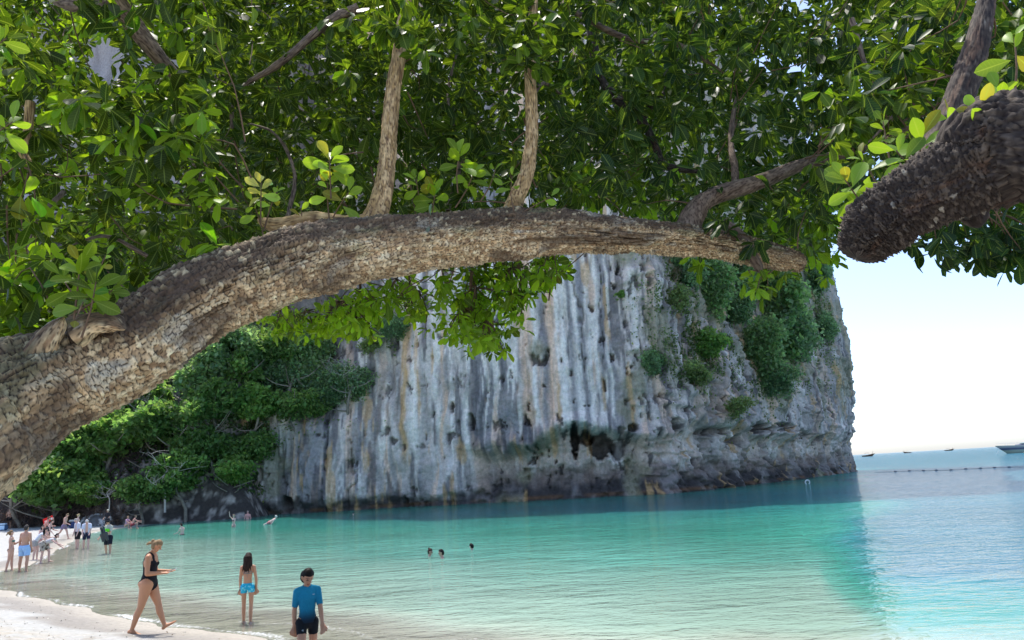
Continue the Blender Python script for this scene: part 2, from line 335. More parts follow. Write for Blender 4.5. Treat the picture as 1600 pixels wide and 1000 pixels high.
# ------------------------------------------------------------------ cliff
base = [G(300, 812)[:2] + np.array([-1, 3]), G(330, 810.5)[:2], G(400, 806)[:2], G(480, 802)[:2], G(560, 797)[:2], G(650, 792)[:2], G(750, 787)[:2], G(850, 782)[:2], G(960, 776)[:2],
        G(1050, 771)[:2], G(1120, 764)[:2], G(1180, 757)[:2], G(1250, 748.5)[:2], G(1300, 742)[:2], G(1327, 738.5)[:2]]
base = [np.array([-175, 128.]), np.array([-120, 122.]), np.array([-84, 118.]), np.array([-58, 112.]), np.array([-42, 92.])] + base + [base[-1] + np.array([4.5, 9]), base[-1] + np.array([2, 26]), base[-1] + np.array([-10, 50])]
def cliff():
    P = densify(base, 6000)
    sl_ = np.concatenate([[0], np.cumsum(np.hypot(*np.diff(P, axis=0).T))])
    px, _, _ = proj(np.column_stack([P, np.zeros(len(P))]))
    vis = (px > 290) & (px < 1345)
    stp = np.where(vis, 1.0, .22); stp *= np.clip(75 / np.hypot(P[:, 0], P[:, 1]), .6, 1.1)
    cum = np.concatenate([[0], np.cumsum(stp[1:] * np.diff(sl_))])
    q = np.linspace(0, cum[-1], 1010); s = np.interp(q, cum, sl_)
    B = np.column_stack([np.interp(s, sl_, P[:, 0]), np.interp(s, sl_, P[:, 1])])
    px = np.interp(q, cum, px)
    k = 25
    Bp = np.pad(B, ((k, k), (0, 0)), mode='edge'); Bs = np.stack([np.convolve(Bp[:, i], np.ones(2 * k + 1) / (2 * k + 1), 'valid') for i in (0, 1)], 1)
    tg = np.gradient(Bs, axis=0); tg /= np.linalg.norm(tg, axis=1)[:, None]
    nrm = np.column_stack([tg[:, 1], -tg[:, 0]])
    left = sstep(330, 240, px); endw = sstep(1200, 1330, px)
    H = 22 + 60 * sstep(345, 490, px) - 20 * sstep(1100, 1320, px + 12 * vn(s * .2, 0 * s, seed=2)) + 3.5 * fbm(s / 9, 0 * s, oct=3, seed=6)
    H = H * (1 - left) + (20 + 76 * sstep(-48, -56, B[:, 0]) + 5 * fbm(s / 12, 0 * s, seed=8)) * left
    z1 = np.concatenate([np.linspace(-2.5, 9, 105, endpoint=False), np.linspace(9, 26, 115, endpoint=False)])
    t2 = np.linspace(0, 1, 60)
    nz = len(z1) + len(t2)
    Zg = np.vstack([np.repeat(z1[:, None], len(s), 1), 26 + (H[None, :] - 26) * t2[:, None]])
    Sg = np.repeat(s[None, :], nz, 0); PX = np.repeat(px[None, :], nz, 0)
    X, Yy = B[:, 0][None, :] + 0 * Zg, B[:, 1][None, :] + 0 * Zg
    wide = sstep(700, 790, PX + 12 * vn(Sg * .2, Zg * .2, seed=1)) * (1 - .25 * sstep(1290, 1340, PX))
    off = 2.0 * fbm(Sg / 13, Zg / 24, oct=2, seed=11) * sstep(2, 10, Zg) + .8 * fbm(Sg / 4.5, Zg / 11, oct=3, seed=12)
    off += 1.2 * (sstep(7, 26, Zg)) * -1 - .04 * np.maximum(Zg - 20, 0)
    wrp = 1.3 * fbm(Sg / 3.2, Zg / 7, oct=3, seed=13)
    rid = 1 - np.abs(vn((Sg + wrp) / (1.5), Zg / 10 + .4 * vn(Sg / 4, Zg / 5, seed=37), seed=14)) * 2
    rid2 = 1 - np.abs(vn((Sg + wrp) / .5, Zg / 6, seed=15)) * 2
    flt = sstep(-.2, .5, fbm(Sg / 7, Zg / 9, oct=2, seed=16) + .35 * (1 - sstep(620, 780, PX)))
    rough_ = sstep(960, 1050, PX)
    rid3 = 1 - np.abs(vn((Sg + wrp) / .27, Zg / 3.5, seed=17)) * 2
    flt = flt * (1 - .75 * np.exp(-((PX - 890) / 110) ** 4) * sstep(6, 8, Zg)); off += flt * (.22 * rid * (.4 + .9 * sstep(-.2, .4, vn(Sg / 6, Zg / 7, seed=36))) + .17 * rid2) * (1 - .5 * rough_) + .14 * rid2 * (1 - flt) + .12 * rid3
    pit = fbm(Sg / .8, Zg / 1.5, oct=4, seed=33, gain=.6); off -= .8 * sstep(.36, .52, pit + .1 * rough_) * (.4 + .6 * sstep(-.1, .4, fbm(Sg / 6, Zg / 6, oct=2, seed=34)))
    ledge = fbm(Sg / 3.5, Zg / 1.1, oct=3, seed=35); off += .45 * rough_ * sstep(.05, .3, ledge)
    off += .55 * fbm(Sg / 1.3, Zg / 1.6, oct=5, seed=18, gain=.66) * (.45 + .8 * rough_ + .5 * (1 - sstep(9, 6, Zg)) * 0)
    # vertical cracks
    cr = np.abs(vn(Sg / 2.2 + .5 * fbm(Sg / 2, Zg / 3, oct=3, seed=20), Zg / 40, seed=19)); off -= .45 * np.exp(-(cr / .045) ** 2) * sstep(-.1, .3, vn(Sg / 9, Zg / 9, seed=22))
    # sea notch with hanging lip
    lipz = 5.9 + .9 * vn(Sg / 7, 0 * Sg, seed=23) + .5 * fbm(Sg / 1.8, 0 * Sg, oct=3, seed=38) + .35 * vn(Sg / 1.3, 0 * Sg, seed=24) - 1.2 * sstep(1230, 1300, PX) * 0
    caves = np.zeros_like(Zg); cvn = fbm(Sg / .9, Zg / .7, oct=4, seed=29)
    for cx, cz, cw, chh, dp in ((905, 5.4, 7, 1.6, 3.2), (925, 5.8, 10, .8, 2.6), (948, 4.9, 20, 1.3, 2.6), (1000, 6.4, 8, .4, 1.4), (1290, 5.2, 10, .5, 1.4), (1165, 5.0, 9, .5, 1.2), (975, 4.6, 14, 1.2, 1.0), (1070, 6.3, 7, .9, 3.2), (1192, 6.3, 12, .7, 2.2), (1135, 5.9, 20, .5, 1.0), (1225, 6.3, 22, .6, 1.2), (742, 8.0, 5, .9, 1.2), (712, 9.5, 4, .6, 1.0), (1262, 5.6, 12, .5, 1.0), (352, 1.0, 10, 1.2, 2.5), (447, .9, 9, .8, 1.3)):
        caves += dp * sstep(.28, .52, np.exp(-((PX - cx) / cw) ** 2 - ((Zg - cz) / chh) ** 2) * (1 + .9 * cvn))
    nt_ = sstep(lipz + .3, lipz - 1.1, Zg) * sstep(-.6, 2.6, Zg)
    off -= wide * nt_ * (1.7 - .5 * rough_ + .5 * fbm(Sg / 2, Zg / 1.2, oct=3, seed=25))
    off += wide * (1 - .65 * rough_) * .55 * np.exp(-((Zg - lipz - .5) / .7) ** 2) * (1 + .9 * vn(Sg / .6, 0 * Sg, seed=26))
    # drip fringe (stalactites) along the lip
    drip = np.maximum(0, vn(Sg / .38, 0 * Sg + 2, seed=27)) * np.exp(-((Zg - lipz + .35) / .55) ** 2)
    off += wide * (1 - .5 * rough_) * .9 * drip
    off += wide * sstep(7, 5, Zg) * .5 * fbm(Sg / .9, Zg / .9, oct=4, seed=39, gain=.65)
    low = sstep(2.4, .2, Zg)
    off -= (1 - wide) * .5 * sstep(1.4, .1, Zg)
    off += low * .35 * fbm(Sg / .7, Zg / .5, oct=3, seed=28)
    off -= caves
    off *= 1 - .35 * endw; off += endw * 1.6 * sstep(4, 22, Zg)
    # big shoulder that carries the trees at the left, px 420..600
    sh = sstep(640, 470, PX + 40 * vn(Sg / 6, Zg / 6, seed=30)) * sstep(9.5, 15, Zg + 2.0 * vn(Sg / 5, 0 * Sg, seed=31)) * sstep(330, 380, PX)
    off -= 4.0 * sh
    ex = np.where(left > 0, left, 0)[None, :] * (3.0 * fbm(Sg / 9, Zg / 10, oct=4, seed=32)); off += ex
    X = X + nrm[:, 0][None, :] * off; Yy = Yy + nrm[:, 1][None, :] * off
    # plateau behind the top edge
    caps = [], [], []
    for d_, dz in ((2, 1.2), (7, 2.5), (18, 3), (34, 0), (45, -30)):
        caps[0].append(X[-1] - nrm[:, 0] * d_); caps[1].append(Yy[-1] - nrm[:, 1] * d_); caps[2].append(Zg[-1] + dz)
    nn = 5
    # colours
    gray = np.array([.68, .59, .51]); blue = np.array([.31, .285, .275]); white = np.array([.95, .86, .75]); pink = np.array([.84, .57, .39]); tan = np.array([.66, .40, .17]); dark = np.array([.045, .04, .038]); brown = np.array([.17, .125, .10])
    big = fbm(Sg / 12, Zg / 16, oct=3, seed=40)
    c = mix(np.broadcast_to(gray, Zg.shape + (3,)), blue, sstep(-.12, .2, fbm((Sg + wrp) / 1.7, Zg / 22, oct=4, seed=41)))
    c = mix(c, np.array([.70, .59, .50]), sstep(960, 1040, PX) * .55)
    sw_ = .6 * fbm(Sg / 3, Zg / 6, oct=3, seed=42)
    st1 = .6 * fbm((Sg + sw_) / .62, Zg / 13, oct=3, seed=43, gain=.65) + .6 * fbm((Sg + 1.5 * sw_) / 2.3, Zg / 15, oct=4, seed=143)
    st2 = fbm((Sg + sw_) / .26, Zg / 9, oct=3, seed=44)
    wzone = .18 + .35 * sstep(0, .5, big) - .22 * sstep(1000, 1060, PX)
    c = mix(c, white, sstep(.20, .36, st1 * .9 + wzone * .5 + .5 * st2 - .1) * .9)
    c = mix(c, np.array([.55, .50, .46]), .4 * sstep(0, .6, st2))
    c = mix(c, pink, sstep(.14, .32, fbm((Sg + sw_) / 1.1, Zg / 18, oct=4, seed=45)) * .7)
    c = mix(c, np.array([.10, .092, .095]), sstep(.18, .32, fbm((Sg + sw_) / .8, Zg / 9, oct=4, seed=59)) * .75)
    c = mix(c, np.array([.20, .18, .17]), sstep(.1, -.5, rid2) * flt * .45)  # flute grooves darkened in the colour, making up for weak shading there
    # the tall pale flowstone stripes
    bz = sstep(7, 9, Zg)
    for cx, hw, cc in ((838, 15, pink), (848, 4, white), (864, 7, blue), (880, 9, pink * 1.05), (890, 3, white), (901, 6, white), (911, 4, blue), (921, 6, white * 1.05), (930, 5, blue * 1.1), (938, 4, white), (953, 6, white * .95), (963, 4, blue), (972, 3, white * .9), (823, 4, white * .8), (655, 7, white), (690, 5, white), (735, 5, white * .95), (700, 3, pink), (637, 5, tan), (1020, 5, white * .85), (604, 4, white)):
        wob = 7 * fbm(Zg / 5, Sg * 0 + cx, oct=3, seed=46) + 3 * fbm(Zg / 1.6, Sg * 0 + cx, oct=2, seed=47) + 2 * (Zg - 15) * .12
        fade = sstep(6.3, 7.6, Zg + 1.2 * vn(Sg / .7, 0 * Sg, seed=48)) if cx > 750 else sstep(3.5, 6, Zg)
        m_ = np.exp(-((PX - cx - wob) / hw) ** 4) * fade * (.62 + .38 * sstep(-.5, .3, fbm(Sg / .25, Zg / 6, oct=2, seed=49)))
        c = mix(c, cc, m_ * .95)
    # wrinkled pale drapery under the lip, brown notch floor
    nw = wide * nt_ * sstep(.8, 2.2, Zg)
    c = mix(c, np.array([.62, .50, .39]), nw * .8)
    c = mix(c, white * .95, nw * sstep(.0, .5, fbm(Sg / .8, Zg / 5, oct=3, seed=50)) * .8)
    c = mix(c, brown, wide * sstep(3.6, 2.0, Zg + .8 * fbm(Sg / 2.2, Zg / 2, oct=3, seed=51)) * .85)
    c = mix(c, dark, sstep(.5, 1.0, caves) * .75)  # cave hollows painted dark, shade put into the colour on top of the relief
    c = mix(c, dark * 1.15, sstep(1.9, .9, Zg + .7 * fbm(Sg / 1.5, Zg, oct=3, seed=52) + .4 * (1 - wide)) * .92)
    c = mix(c, np.array([.20, .10, .045]), np.exp(-((Zg - .28) / .16) ** 2) * .7 * sstep(-.3, .3, vn(Sg / 1.6, 0 * Sg, seed=53)))
    c = mix(c, dark * 2, np.exp(-(cr / .05) ** 2) * .5 * sstep(-.1, .3, vn(Sg / 9, Zg / 9, seed=22)) * sstep(2, 5, Zg))
    c = mix(c, dark * 1.6, sstep(.38, .5, pit + .1 * rough_) * .8 * (Zg > 1))
    # dark weathering blotches and lichen-grown earth on the right part and the shoulder
    c = mix(c, np.array([.36, .315, .28]), .6 * sstep(.12, .5, fbm(Sg / 2.2, Zg / 4, oct=4, seed=54) + .3 * rough_ - .12))
    c = mix(c, np.array([.30, .275, .16]), .6 * sstep(.25, .5, fbm(Sg / 4, Zg / 5, oct=3, seed=55) + .4 * rough_ * sstep(7, 15, Zg) - .08))
    c = mix(c, tan, .6 * sstep(.34, .52, fbm(Sg / .9, Zg / 5, oct=4, seed=56)))
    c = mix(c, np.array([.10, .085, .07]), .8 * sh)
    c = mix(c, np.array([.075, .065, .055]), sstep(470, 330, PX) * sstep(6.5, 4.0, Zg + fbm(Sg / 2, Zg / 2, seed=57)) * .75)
    c = mix(c, np.array([.33, .31, .30]) * (1 + .5 * fbm(Sg / 2, Zg / 14, oct=4, seed=58))[..., None], np.repeat(left[None, :], nz, 0))
    Xa = np.vstack([X] + [a[None] for a in caps[0]]); Ya = np.vstack([Yy] + [a[None] for a in caps[1]]); Za = np.vstack([Zg] + [a[None] for a in caps[2]])
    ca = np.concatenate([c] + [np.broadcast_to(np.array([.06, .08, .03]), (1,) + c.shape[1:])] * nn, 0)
    V = np.stack([Xa, Ya, Za], -1).reshape(-1, 3)
    nr, nc = Xa.shape
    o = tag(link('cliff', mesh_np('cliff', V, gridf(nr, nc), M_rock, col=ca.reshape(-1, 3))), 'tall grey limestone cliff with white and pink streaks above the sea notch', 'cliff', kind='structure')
    return V.reshape(nr, nc, 3), px, s
CV, CPX, CS = cliff()
def cliff_pt(px_, py_):
    """the point of the cliff face seen at a pixel"""
    V = CV[:280, :, :]; a, b, d = proj(V); e = (a - px_) ** 2 + (b - py_) ** 2
    e = np.where((d > 0) & (V[..., 1] < 125), e, 1e12); k = np.unravel_index(np.argmin(e), e.shape); return V[k]

# ------------------------------------------------------------------ hillside behind the beach
def hill_z(x, y):
    x = np.asarray(x, float); y = np.asarray(y, float)
    y0 = 68.5 + .02 * (x + 40) ** 2 * (x > -40) * .25 + 1.5 * fbm(x / 6, 0 * x, oct=3, seed=60)
    t = y - y0
    z = np.where(t > 0, 3.4 * sstep(0, 1.6, t) + np.maximum(t - 1.4, 0) * .95, -3 + 0 * t)
    z = z + (.8 * fbm(x / 3, y / 3, oct=3, seed=61) + 1.9 * (.5 - np.abs(fbm(x / 1.5, y / 1.8, oct=5, seed=63, gain=.62))) ) * sstep(0, 2, t)
    f_ = sstep(-22, -28, x + .25 * (y - 70)); z = z * f_ - 2.5 * (1 - f_)
    return np.where(t > 0, z, -2.0)
def hillside():
    x = np.concatenate([np.linspace(-130, -62, 50, endpoint=False), np.linspace(-62, -16, 230)]); y = np.concatenate([np.linspace(66, 74, 90, endpoint=False), np.linspace(74, 125, 90)])
    X, Y = np.meshgrid(x, y); Z = hill_z(X, Y)
    c = mix(np.broadcast_to(np.array([.06, .05, .045]), X.shape + (3,)), np.array([.44, .38, .33]), sstep(-.05, .45, fbm(X / .8, Y / .8, Z / .8, oct=5, seed=62, gain=.65)))
    V = np.stack([X, Y, Z], -1).reshape(-1, 3)
    tag(link('hillside', mesh_np('hillside', V, gridf(*X.shape), M_rock, col=c.reshape(-1, 3))), 'steep brown slope rising behind the beach', kind='structure')
hillside()

# ------------------------------------------------------------------ far vegetation
def leafquads(n, centres, size, colfn, r, up=.7):
    """n random leaf faces (two triangles folded) at centres (n,3)"""
    d = r.normal(size=(n, 3)); d /= np.linalg.norm(d, axis=1)[:, None]
    nv = r.normal(size=(n, 3)); nv[:, 2] += up * 2; nv -= (nv * d).sum(1)[:, None] * d; nv /= np.linalg.norm(nv, axis=1)[:, None]
    sd = np.cross(d, nv); L = size[:, None]
    a = centres - d * L * .5; b = centres + sd * L * .33 + nv * L * .08; c = centres + d * L * .5; e = centres - sd * L * .33 + nv * L * .08
    V = np.stack([a, b, c, e], 1).reshape(-1, 3)
    Fc = np.arange(4 * n).reshape(n, 4)
    col = np.repeat(colfn, 4, 0)
    return V, Fc, col
def crown_mesh(name, n, seed, rad=(3, 3, 2.2), blobs=18, base_col=(.05, .10, .03), size=.34, gaps=.35, layered=False):
    r = np.random.default_rng(seed)
    bc = r.normal(size=(blobs, 3)); bc /= np.linalg.norm(bc, axis=1)[:, None]; bc *= r.uniform(.35, .85, (blobs, 1)); 
    br = r.uniform(.14, .36, blobs)
    if layered: bc[:, 2] = np.round(bc[:, 2] * 2.2) / 2.2
    k = r.integers(0, blobs, n)
    d = r.normal(size=(n, 3)); d /= np.linalg.norm(d, axis=1)[:, None]
    rr = r.uniform(.55, 1.08, n) ** .7
    p = bc[k] + d * (br[k] * rr)[:, None] * (np.array([1, 1, .55]) if layered else np.array([1, 1, .8]))
    # leaf sprays: gather faces into tufts so gaps stay open
    tn = n // 14; tf = p[r.integers(0, n, tn)]; p = tf[r.integers(0, tn, n)] * .72 + p * .28 + r.normal(size=(n, 3)) * .035
    p = p * np.array(rad) * (1 + .35 * fbm(p[:, 0] * 3 + seed, p[:, 1] * 3, p[:, 2] * 3, oct=2, seed=3))[:, None]
    bcol = r.uniform(.75, 1.3, (blobs, 1))[k] * r.uniform(.7, 1.35, (n, 1))
    col = np.array(base_col) * bcol * (1 + r.uniform(-.12, .12, (n, 3)))
    V, Fc, cc = leafquads(n, p, r.uniform(.6, 1.3, n) * size, col, r)
    return mesh_np(name, V, Fc, M_fleaf, col=cc, smooth=False)
def tube(P, rad, k=6, cap=True):
    P = np.asarray(P, float); rad = np.asarray(rad, float) * np.ones(len(P))
    t = np.gradient(P, axis=0); t /= np.linalg.norm(t, axis=1)[:, None] + 1e-9
    u = np.cross(t[0], [0, 0, 1.]); u = u if np.linalg.norm(u) > .1 else np.cross(t[0], [0, 1., 0]); u /= np.linalg.norm(u)
    U = np.zeros_like(P); U[0] = u
    for i in range(1, len(P)):
        u = U[i - 1] - t[i] * (U[i - 1] @ t[i]); U[i] = u / (np.linalg.norm(u) + 1e-9)
    W = np.cross(t, U); a = np.linspace(0, 2 * np.pi, k, endpoint=False)
    V = P[:, None, :] + rad[:, None, None] * (np.cos(a)[None, :, None] * U[:, None, :] + np.sin(a)[None, :, None] * W[:, None, :])
    Fc = gridf(len(P), k, True); V = V.reshape(-1, 3)
    return V, Fc[:, ::-1]
def join(parts):
    Vs, Fs, n = [], [], 0
    for V, Fc in parts: Vs.append(V); Fs.append(np.asarray(Fc) + n); n += len(V)
    return np.vstack(Vs), np.vstack(Fs)
def limbs_mesh(name, seed, h=4.5, n=7, r0=.16, mat_=None, spread=2.4, fine=0):
    r = np.random.default_rng(seed); parts = []
    top = np.array([r.normal() * .5, r.normal() * .5, h])
    tr = densify([[0, 0, -1.2], [.15 * r.normal(), .15 * r.normal(), h * .35], [.3 * r.normal(), .3 * r.normal(), h * .7], top], 10)
    parts.append(tube(tr, np.linspace(r0, r0 * .5, 10)))
    for i in range(n):
        s0 = tr[r.integers(4, 10)]; a = r.uniform(0, 6.28); l = spread * r.uniform(.6, 1.1)
        e = s0 + np.array([math.cos(a) * l, math.sin(a) * l, r.uniform(.2, 1.2) * l * .7]); m_ = (s0 + e) / 2 + r.normal(size=3) * .25
        q = densify([s0, m_, e], 7); parts.append(tube(q, np.linspace(r0 * .4, r0 * .1, 7), 5))
        for j in range(fine):
            b0 = q[r.integers(2, 7)]; e2 = b0 + r.normal(size=3) * np.array([.7, .7, .5]) * l * .45 + (e - s0) * .25
            q2 = densify([b0, (b0 + e2) / 2 + r.normal(size=3) * .12, e2], 5); parts.append(tube(q2, np.linspace(r0 * .16, r0 * .05, 5), 4))
            for _ in range(2):
                b1 = q2[r.integers(1, 5)]; e3 = b1 + r.normal(size=3) * .3 * l * .4; parts.append(tube([b1, (b1 + e3) / 2 + r.normal(size=3) * .05, e3], [r0 * .07, r0 * .05, r0 * .03], 3))
    V, Fc = join(parts)
    return mesh_np(name, V, Fc, mat_ or M_ftrunk)
KINDS = {
    'dark': [crown_mesh('crown', 6500, 101, base_col=(.11, .19, .065)), crown_mesh('crown', 6500, 102, base_col=(.12, .20, .07), rad=(3.4, 3, 1.9))],
    'bright': [crown_mesh('crown', 5500, 103, base_col=(.16, .26, .08), rad=(3, 3, 1.5), layered=True, size=.36), crown_mesh('crown', 5500, 104, base_col=(.145, .24, .08), rad=(3.3, 3, 1.7), layered=True)],
    'blue': [crown_mesh('crown', 6500, 105, base_col=(.17, .26, .14), size=.3), crown_mesh('crown', 6500, 106, base_col=(.17, .26, .13), rad=(3, 3, 2.6), size=.3)],
    'cling': [crown_mesh('crown', 6500, 108, rad=(2.6, 1.3, 3.2), blobs=38, base_col=(.20, .29, .15), size=.30), crown_mesh('crown', 6000, 109, rad=(3.4, 1.4, 2.4), blobs=36, base_col=(.19, .28, .17), size=.28)],
    'loose': [crown_mesh('crown', 2600, 107, base_col=(.19, .24, .11), blobs=16, size=.3)],
}
LIMB = [limbs_mesh('trunk', 110 + i) for i in range(3)]
DEAD = [limbs_mesh('trunk', 120 + i, h=3.6, n=9, r0=.13, mat_=M_dead, spread=2.8, fine=6) for i in range(2)]
def empty(name, loc, rotz=0, sc=1):
    o = bpy.data.objects.new(name, None); C.objects.link(o); o.location = loc; o.rotation_euler = (0, 0, rotz); o.scale = (sc,) * 3
    o.empty_display_size = .1
    return o
def hill_pt(px, py):
    v = ray(px, py); t = np.linspace(60, 150, 2500); P = np.array([0, 0, CAM_Z]) + t[:, None] * v
    hz = hill_z(P[:, 0], P[:, 1]); k = np.argmax(P[:, 2] < hz)
    return P[k] if k > 0 else np.array([0, 0, CAM_Z]) + v * (90 / v[1])
def far_tree(kind, px, py, width, label, group, on='hill', cat='tree', name='tree', yoff=0):
    """px,py: crown centre in the photo; width in photo pixels"""
    p = hill_pt(px, py); q = cliff_pt(px, py); a_, b_, _ = proj(q)
    if on == 'cliff' or (abs(a_ - px) < 12 and abs(b_ - py) < 12 and (q[1] < p[1] or abs(proj(p)[1] - py) > 15)): p = q
    p = p + np.array([0, yoff, 0])
    rad = width / F * np.hypot(p[0], p[1]) / 2; sc = rad / 3.1
    h = 4.5 * sc
    o = empty(name, (p[0], p[1] - (1.2 * sc if on == 'hill' else 1.0 * sc), p[2] - h * (.9 if kind != 'dead' else .55)), rng.uniform(0, 6.28), sc)
    tag(o, label, cat, group)
    if kind != 'dead':
        cr = KINDS[kind]; c_ = link('crown', cr[rng.integers(len(cr))], o, (0, 0, 4.6))
        if on == 'hill' or cat == 'tree': link('trunk', LIMB[rng.integers(3)], o)
        else:
            st_ = link('stems', LIMB[rng.integers(3)], o, (0, 0, 3.2)); st_.scale = (.45, .3, .4)
    else:
        link('branches', DEAD[rng.integers(2)], o)
    return o
GH = 'trees on the slope behind the beach'
for k, x, y, w_, lab in (
    ('bright', 175, 700, 95, 'bright green layered tree with a pale bent trunk above the boulder'),
    ('bright', 105, 760, 90, 'low bright green bush over the brown scrub bank above the standing bather'),
    ('dark', 60, 770, 80, 'dark bush at the foot of the slope, lowest under the big bough'),
    ('bright', 150, 772, 60, 'small fresh green bush just above the grey boulder'),
    ('dark', 130, 715, 70, 'dark tree tucked under the big bough left of the pale bent trunk'),
    ('blue', 150, 665, 75, 'bluish green tree touching the underside of the big bough'),
    ('bright', 300, 745, 70, 'fresh green spreading bush overhanging the dark rock, lowest of the bright trees'),
    ('dark', 235, 770, 60, 'dark bush hanging over the shaded rock behind the beach end'),
    ('bright', 215, 640, 95, 'broad bright tree below the white bare branches'),
    ('dark', 270, 690, 90, 'dark rounded tree in the middle of the slope between bare branches'),
    ('blue', 250, 590, 90, 'blue green tree behind the white bare tree just below the bough'),
    ('blue', 330, 590, 95, 'tall bluish tree with a rounded top in the upper slope'),
    ('dark', 345, 655, 90, 'dark green tree filling the hollow of the slope'),
    ('bright', 385, 590, 75, 'yellow green tree catching light near the top of the slope'),
    ('bright', 405, 640, 70, 'bright green tree standing above the streaked cliff foot'),
    ('dark', 335, 715, 75, 'dark bush above the pale drapery of the cliff foot'),
    ('bright', 372, 740, 62, 'light green shrub perched where slope meets the streaked cliff'),
    ('dark', 400, 705, 70, 'dark hanging shrub against the left edge of the streaked cliff'),
    ('blue', 380, 545, 90, 'bluish tree on the skyline of leaves under the bough'),
    ('dark', 300, 545, 90, 'dark tree partly hidden by the underside of the bough'),
    ('dark', 435, 560, 80, 'dark tree behind the yellow green tree high on the slope'),
):
    far_tree(k, x, y, w_ * 1.55, lab, GH)
GC = 'trees on the cliff shoulder'
for k, x, y, w_, lab in (
    ('blue', 455, 600, 85, 'bluish tree at the left end of the cliff shoulder'),
    ('blue', 500, 575, 85, 'bluish tree in the middle of the cliff shoulder'),
    ('bright', 480, 545, 60, 'bright tree at the top of the cliff shoulder below the hanging leaves'),
    ('blue', 545, 610, 75, 'bluish tree overhanging the white streaks, outermost on the shoulder'),
    ('dark', 470, 640, 70, 'dark tree under the shoulder group, lowest over the streaks'),
    ('blue', 515, 625, 60, 'smaller bluish bush beside the curved bare branch'),
):
    far_tree('cling' if k == 'blue' else k, x, y, w_ * 1.5, lab, GC, on='cliff')
GB = 'bare trees on the slope'
for x, y, w_, lab in ((245, 650, 105, 'white bare tree with wide twigs in the middle of the slope'), (275, 745, 80, 'bleached bare bush arching over the dark rock'), (330, 690, 75, 'thin bare tree right of the dark rounded tree'), (545, 590, 55, 'curved bare branch poking out of the shoulder trees'), (185, 770, 40, 'short bare bent tree above the boulder')):
    far_tree('dead', x, y, w_, lab, GB, on='cliff' if x == 545 else 'hill', name='bare_tree', yoff=-.9)
GS = 'shrubs clinging to the cliff face'
for k, x, y, w_, lab in (
    ('blue', 1075, 430, 62, 'leafy shrub on the cliff just under the bough, leftmost of the green patch'),
    ('dark', 1110, 460, 62, 'dark shrub in the middle of the green patch below the bough'),
    ('loose', 1060, 475, 50, 'thin yellowish shrub at the edge of the bare streaked rock'),
    ('bright', 1105, 545, 46, 'bright green shrub in the centre of the right cliff face'),
    ('blue', 1155, 430, 60, 'bluish shrub below the stub end of the bough'),
    ('blue', 1205, 500, 85, 'big bluish tree rooted in the right cliff face'),
    ('blue', 1240, 535, 75, 'rounded bluish shrub at the lower right of the big cliff tree'),
    ('dark', 1185, 560, 60, 'dark shrub hanging under the big cliff tree'),
    ('blue', 1205, 605, 45, 'small hanging shrub, lowest on the right cliff face'),
    ('dark', 1020, 575, 38, 'small dark shrub on the bare rock left of the bright shrub'),
    ('loose', 1080, 590, 40, 'thin grey green shrub under the bright cliff shrub'),
    ('dark', 1275, 440, 50, 'dark growth near the seaward edge of the cliff under the leaves'),
    ('blue', 1290, 520, 36, 'narrow shrub along the seaward edge of the cliff'),
    ('dark', 1140, 495, 50, 'dark shrub left of the big cliff tree'),
    ('loose', 1265, 390, 50, 'thin twiggy growth at the top of the seaward edge'),
    ('dark', 618, 520, 34, 'small dark shrub on the cliff below the hanging leaf sprays'),
    ('loose', 585, 540, 34, 'thin shrub beside the small dark shrub on the left cliff'),
    ('loose', 1150, 640, 34, 'sparse tuft low on the right cliff above the sea notch'),
    ('bright', 968, 462, 12, 'tiny bright tuft alone on the bare streaked rock'),
):
    far_tree('cling' if k in ('blue', 'dark') else k, x, y, w_ * 2.1, lab, GS, on='cliff', cat='shrub', name='cliff_shrub')

